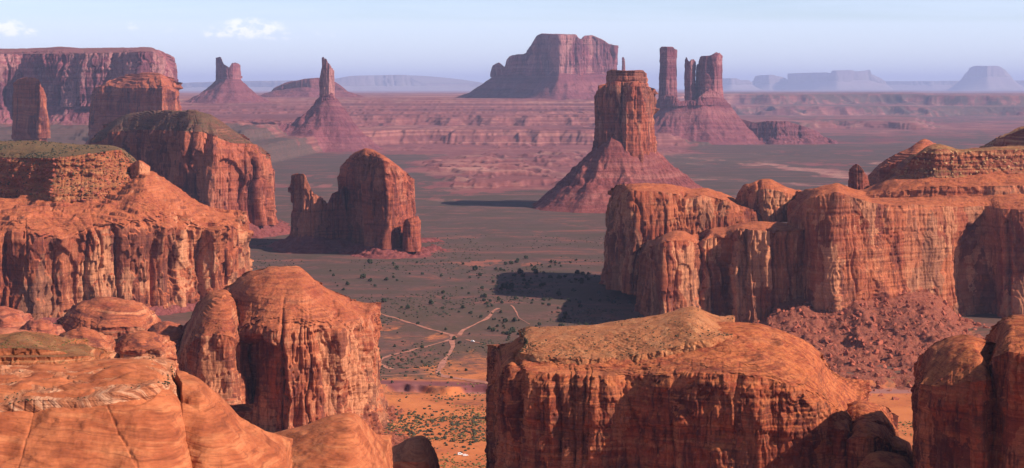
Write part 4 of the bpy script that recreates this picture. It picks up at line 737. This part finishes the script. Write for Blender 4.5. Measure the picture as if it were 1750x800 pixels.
# scrub on rock tops, and dark dots for pit shade on the slickrock
def on_summit(key, n, part='summit'):
    f = FORM[key]; c = f['co'][f['nh']:] if part == 'summit' else f['co'][:f['nh']]; c = c[:, f['fc'] > -.1] if part != 'summit' else c
    i = rng.integers(0, c.shape[0], n); j = rng.integers(0, c.shape[1], n); return c[i, j]
P_ = on_summit('L1u', 4200); k = fbm(P_[:, 0] / 40, P_[:, 1] / 60, 0, 2, 81) + rng.normal(0, .2, len(P_)) > -.05
blobs('mesa_top_scrub', P_[k], rng.uniform(.8, 2.0, k.sum()), m_sage, kind='stuff', label='dark scrub covering the flat top of the lit mesa')
P_ = on_summit('L1u', 4200, 'cliff'); blobs('slope_rubble', P_, rng.uniform(.7, 2.4, len(P_)) ** 1.2, m_boul, jit=.45, kind='stuff', label='loose rubble on the slope below the mesa top')
P_ = on_summit('L1u', 1900, 'cliff'); blobs('slope_scrub', P_, rng.uniform(.8, 1.9, len(P_)), m_sage, kind='stuff', label='scrub scattered on the rubble slope of the lit mesa')
P_ = on_summit('RK', 1500, 'cliff'); blobs('knoll_rubble', P_, rng.uniform(.8, 2.6, len(P_)), simple_mat('pale_knoll_rock', (.36, .20, .10), var=.4, scale=.1), jit=.45, kind='stuff', label='pale rubble blocks on the green knoll')
P_ = on_summit('AP', 1500); k = fbm(P_[:, 0] / 14, P_[:, 1] / 14, 0, 2, 82) > -.1
blobs('cap_scrub', P_[k], rng.uniform(.22, .6, k.sum()), m_sage, kind='stuff', label='tiny shrubs dotted over the pale cap of the front rock')
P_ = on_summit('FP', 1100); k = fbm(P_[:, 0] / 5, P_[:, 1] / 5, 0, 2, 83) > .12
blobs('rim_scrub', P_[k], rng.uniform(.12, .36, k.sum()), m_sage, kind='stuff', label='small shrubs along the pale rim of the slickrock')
P_ = on_summit('FL', 260); k = fbm(P_[:, 0] / 6, P_[:, 2] / 1.2, 0, 2, 84) > .1
blobs('pit_shade_dots', P_[k], rng.uniform(.07, .17, k.sum()), m_sage, kind='stuff', label='tiny dark blobs in place of shaded pits, dotted in lines over the slickrock slope')  # no plants here: dark blobs imitate the shade inside small pits
P_ = on_summit('FM', 900); blobs('mound_scrub', P_, rng.uniform(.12, .36, len(P_)), m_sage_y, kind='stuff', label='green shrubs on the mound above the striped ledge')
# boulders of the talus apron
c = R_TAL[2:-3]; i = rng.integers(0, c.shape[0], 8000); j = rng.integers(0, c.shape[1], 8000)
blobs('talus_boulders', c[i, j], .35 + 3.6 * rng.random(8000) ** 8.0, m_boul, squash=(.8, 1.4), jit=.45, kind='stuff', label='mass of fallen red boulders under the streaked right wall')
# junipers
def juniper_mesh():
    vs, fs, mi, base = [], [], [], 0
    a = np.linspace(0, 2 * math.pi, 6, endpoint=False)
    for zz, rr in ((-.5, .30), (.8, .22), (2.2, .10)): vs.append(np.stack([rr * np.cos(a) + .1 * zz, rr * np.sin(a), np.full(6, zz)], 1))
    for ring in (0, 6):
        for q in range(6):
            A_, B_, C_, D_ = ring + q, ring + (q + 1) % 6, ring + 6 + (q + 1) % 6, ring + 6 + q; fs += [(A_, B_, C_), (A_, C_, D_)]; mi += [0, 0]
    base = 18; r = np.random.default_rng(3)
    for _ in range(16):
        th, ra, zz = r.uniform(0, 6.28), 1.15 * r.random() ** .5, r.uniform(.7, 2.7); s = r.uniform(.35, .75) * (1.15 - .25 * zz / 2.7)
        v = IV * (1 + .35 * r.uniform(-1, 1, (12, 1))) * s + np.array([ra * math.cos(th) * (1.1 - .3 * zz / 2.7), ra * math.sin(th) * (1.1 - .3 * zz / 2.7), zz]); vs.append(v); fs += [tuple(q + base for q in f) for f in IF]; mi += [1] * 20; base += 12
    return np.vstack(vs), np.array(fs), mi
v_, f_, mi_ = juniper_mesh()
jun = mesh_obj('juniper_tree', v_, f_, [m_junw, m_junl], midx=mi_, smooth=False)
JL = 'dark round juniper tree on the scrubby valley floor'
jun['label'] = JL; jun['category'] = 'tree'; jun['group'] = 'junipers on the valley floor'
pts = []
while len(pts) < 290:
    x_, y_ = rng.uniform(560, 1085), rng.uniform(440, 655)
    k = math.exp(-((x_ - 930) / 120) ** 2 - ((y_ - 490) / 38) ** 2) + .7 * math.exp(-((x_ - 850) / 50) ** 2 - ((y_ - 560) / 22) ** 2) + .10
    if x_ < 645 and y_ > 540 - (640 - x_) * .2: continue
    k *= .25 + 1.2 * max(0, float(vnoise(x_ / 28, y_ / 11, 0, 91)) + .45)
    if rng.random() < k: pts.append((x_, y_))
pts = np.array(pts); G3 = on_floor(pts[:, 0], pts[:, 1])
for i, p in enumerate(G3):
    o = jun if i == 0 else jun.copy()
    if i: COL.objects.link(o)
    s = min(3.2, rng.lognormal(.42, .38)) * (1.15 if p[1] > 2600 else .9); o.location = p; o.rotation_euler = (0, 0, rng.uniform(0, 6.28)); o.scale = (s * rng.uniform(.9, 1.2), s, s * rng.uniform(.75, 1.05))
# ------------------------------------------------------------------ vehicles
m_paint = simple_mat('white_paint', (.80, .80, .80), rough=.35, var=.03, spec=.5); m_tyre = simple_mat('tyre_rubber', (.03, .03, .03)); m_glass = simple_mat('dark_window_glass', (.03, .035, .04), rough=.1, spec=.5)
def prism(prof, w):
    p = np.array(prof, float); n = len(p); v = np.vstack([np.column_stack([p[:, 0], np.full(n, -w / 2), p[:, 1]]), np.column_stack([p[:, 0], np.full(n, w / 2), p[:, 1]])])
    f = [(i, (i + 1) % n, n + (i + 1) % n) for i in range(n)] + [(i, n + (i + 1) % n, n + i) for i in range(n)]
    v = np.vstack([v, [[p[:, 0].mean(), -w / 2, p[:, 1].mean() - .1], [p[:, 0].mean(), w / 2, p[:, 1].mean() - .1]]]); f += [(2 * n, (i + 1) % n, i) for i in range(n)] + [(2 * n + 1, n + i, n + (i + 1) % n) for i in range(n)]
    return v, np.array(f)
def vehicle(name, label, cat, px, py, rz, van, group=None):
    p = on_floor(np.array([px]), np.array([py]))[0]; r = root(name, label, cat, (0, 0, 0), group)
    h = 2.1 if van else 1.75
    body = [(-2.5, .4), (2.45, .4), (2.5, .85), (2.2, 1.05), (1.35, 1.12), (.75, h - .06), (.5, h), (-2.2, h), (-2.5, 1.3)] if van else [(-2.4, .4), (2.35, .4), (2.4, .8), (2.1, 1.0), (1.1, 1.08), (.45, h - .06), (.2, h), (-1.8, h), (-2.3, 1.1)]
    mesh_obj('body', *prism(body, 1.85), m_paint, r, smooth=False)
    x0 = .72 if van else .42
    win = [(-1.9, 1.28), (x0 + .2, 1.28), (x0, h - .25), (-1.8, h - .25)]
    mesh_obj('side_window', *prism(win, 1.87), m_glass, r, smooth=False)
    for sx in (-1.5, 1.5):
        for sy in (-.85, .85):
            a = np.linspace(0, 2 * math.pi, 14, endpoint=False); v, f = prism(np.stack([.36 * np.cos(a), .36 + .36 * np.sin(a)], 1), .24); mesh_obj('wheel', v + np.array([sx, sy, 0]), f, m_tyre, r, smooth=False)
    r.location = p + np.array([0, 0, .05]); r.rotation_euler = (0, 0, rz)
vehicle('parked_van', 'white van, left one of the two vehicles parked by shrubs on the near sand', 'van', 786.5, 777.5, .35, True)
vehicle('parked_car', 'white car, right one of the two vehicles parked by shrubs on the near sand', 'car', 795.5, 779.5, .2, False)
vehicle('touring_van', 'white van alone on the dirt track right of the road junction', 'van', 808, 584.5, -.3, True)
# ------------------------------------------------------------------ haze
m = bpy.data.materials.new('haze_air'); m.use_nodes = True; t = NT(m.node_tree)
vol = t.n('ShaderNodeVolumePrincipled', {'Color': (.52, .61, 1.0, 1), 'Density': HAZE_DENSITY, 'Anisotropy': 0.0})
t.n('ShaderNodeOutputMaterial', {1: vol.outputs[0]})
x0, x1, y0, y1, z0, z1 = -190000, 190000, -5500, 160000, -60, 1350
v = [(x, y, z) for x in (x0, x1) for y in (y0, y1) for z in (z0, z1)]
hz = mesh_obj('haze', v, [(0, 1, 3, 2), (4, 6, 7, 5), (0, 4, 5, 1), (2, 3, 7, 6), (0, 2, 6, 4), (1, 5, 7, 3)], m, smooth=False)
hz['kind'] = 'stuff'; hz['label'] = 'thin blue violet haze over the whole valley'
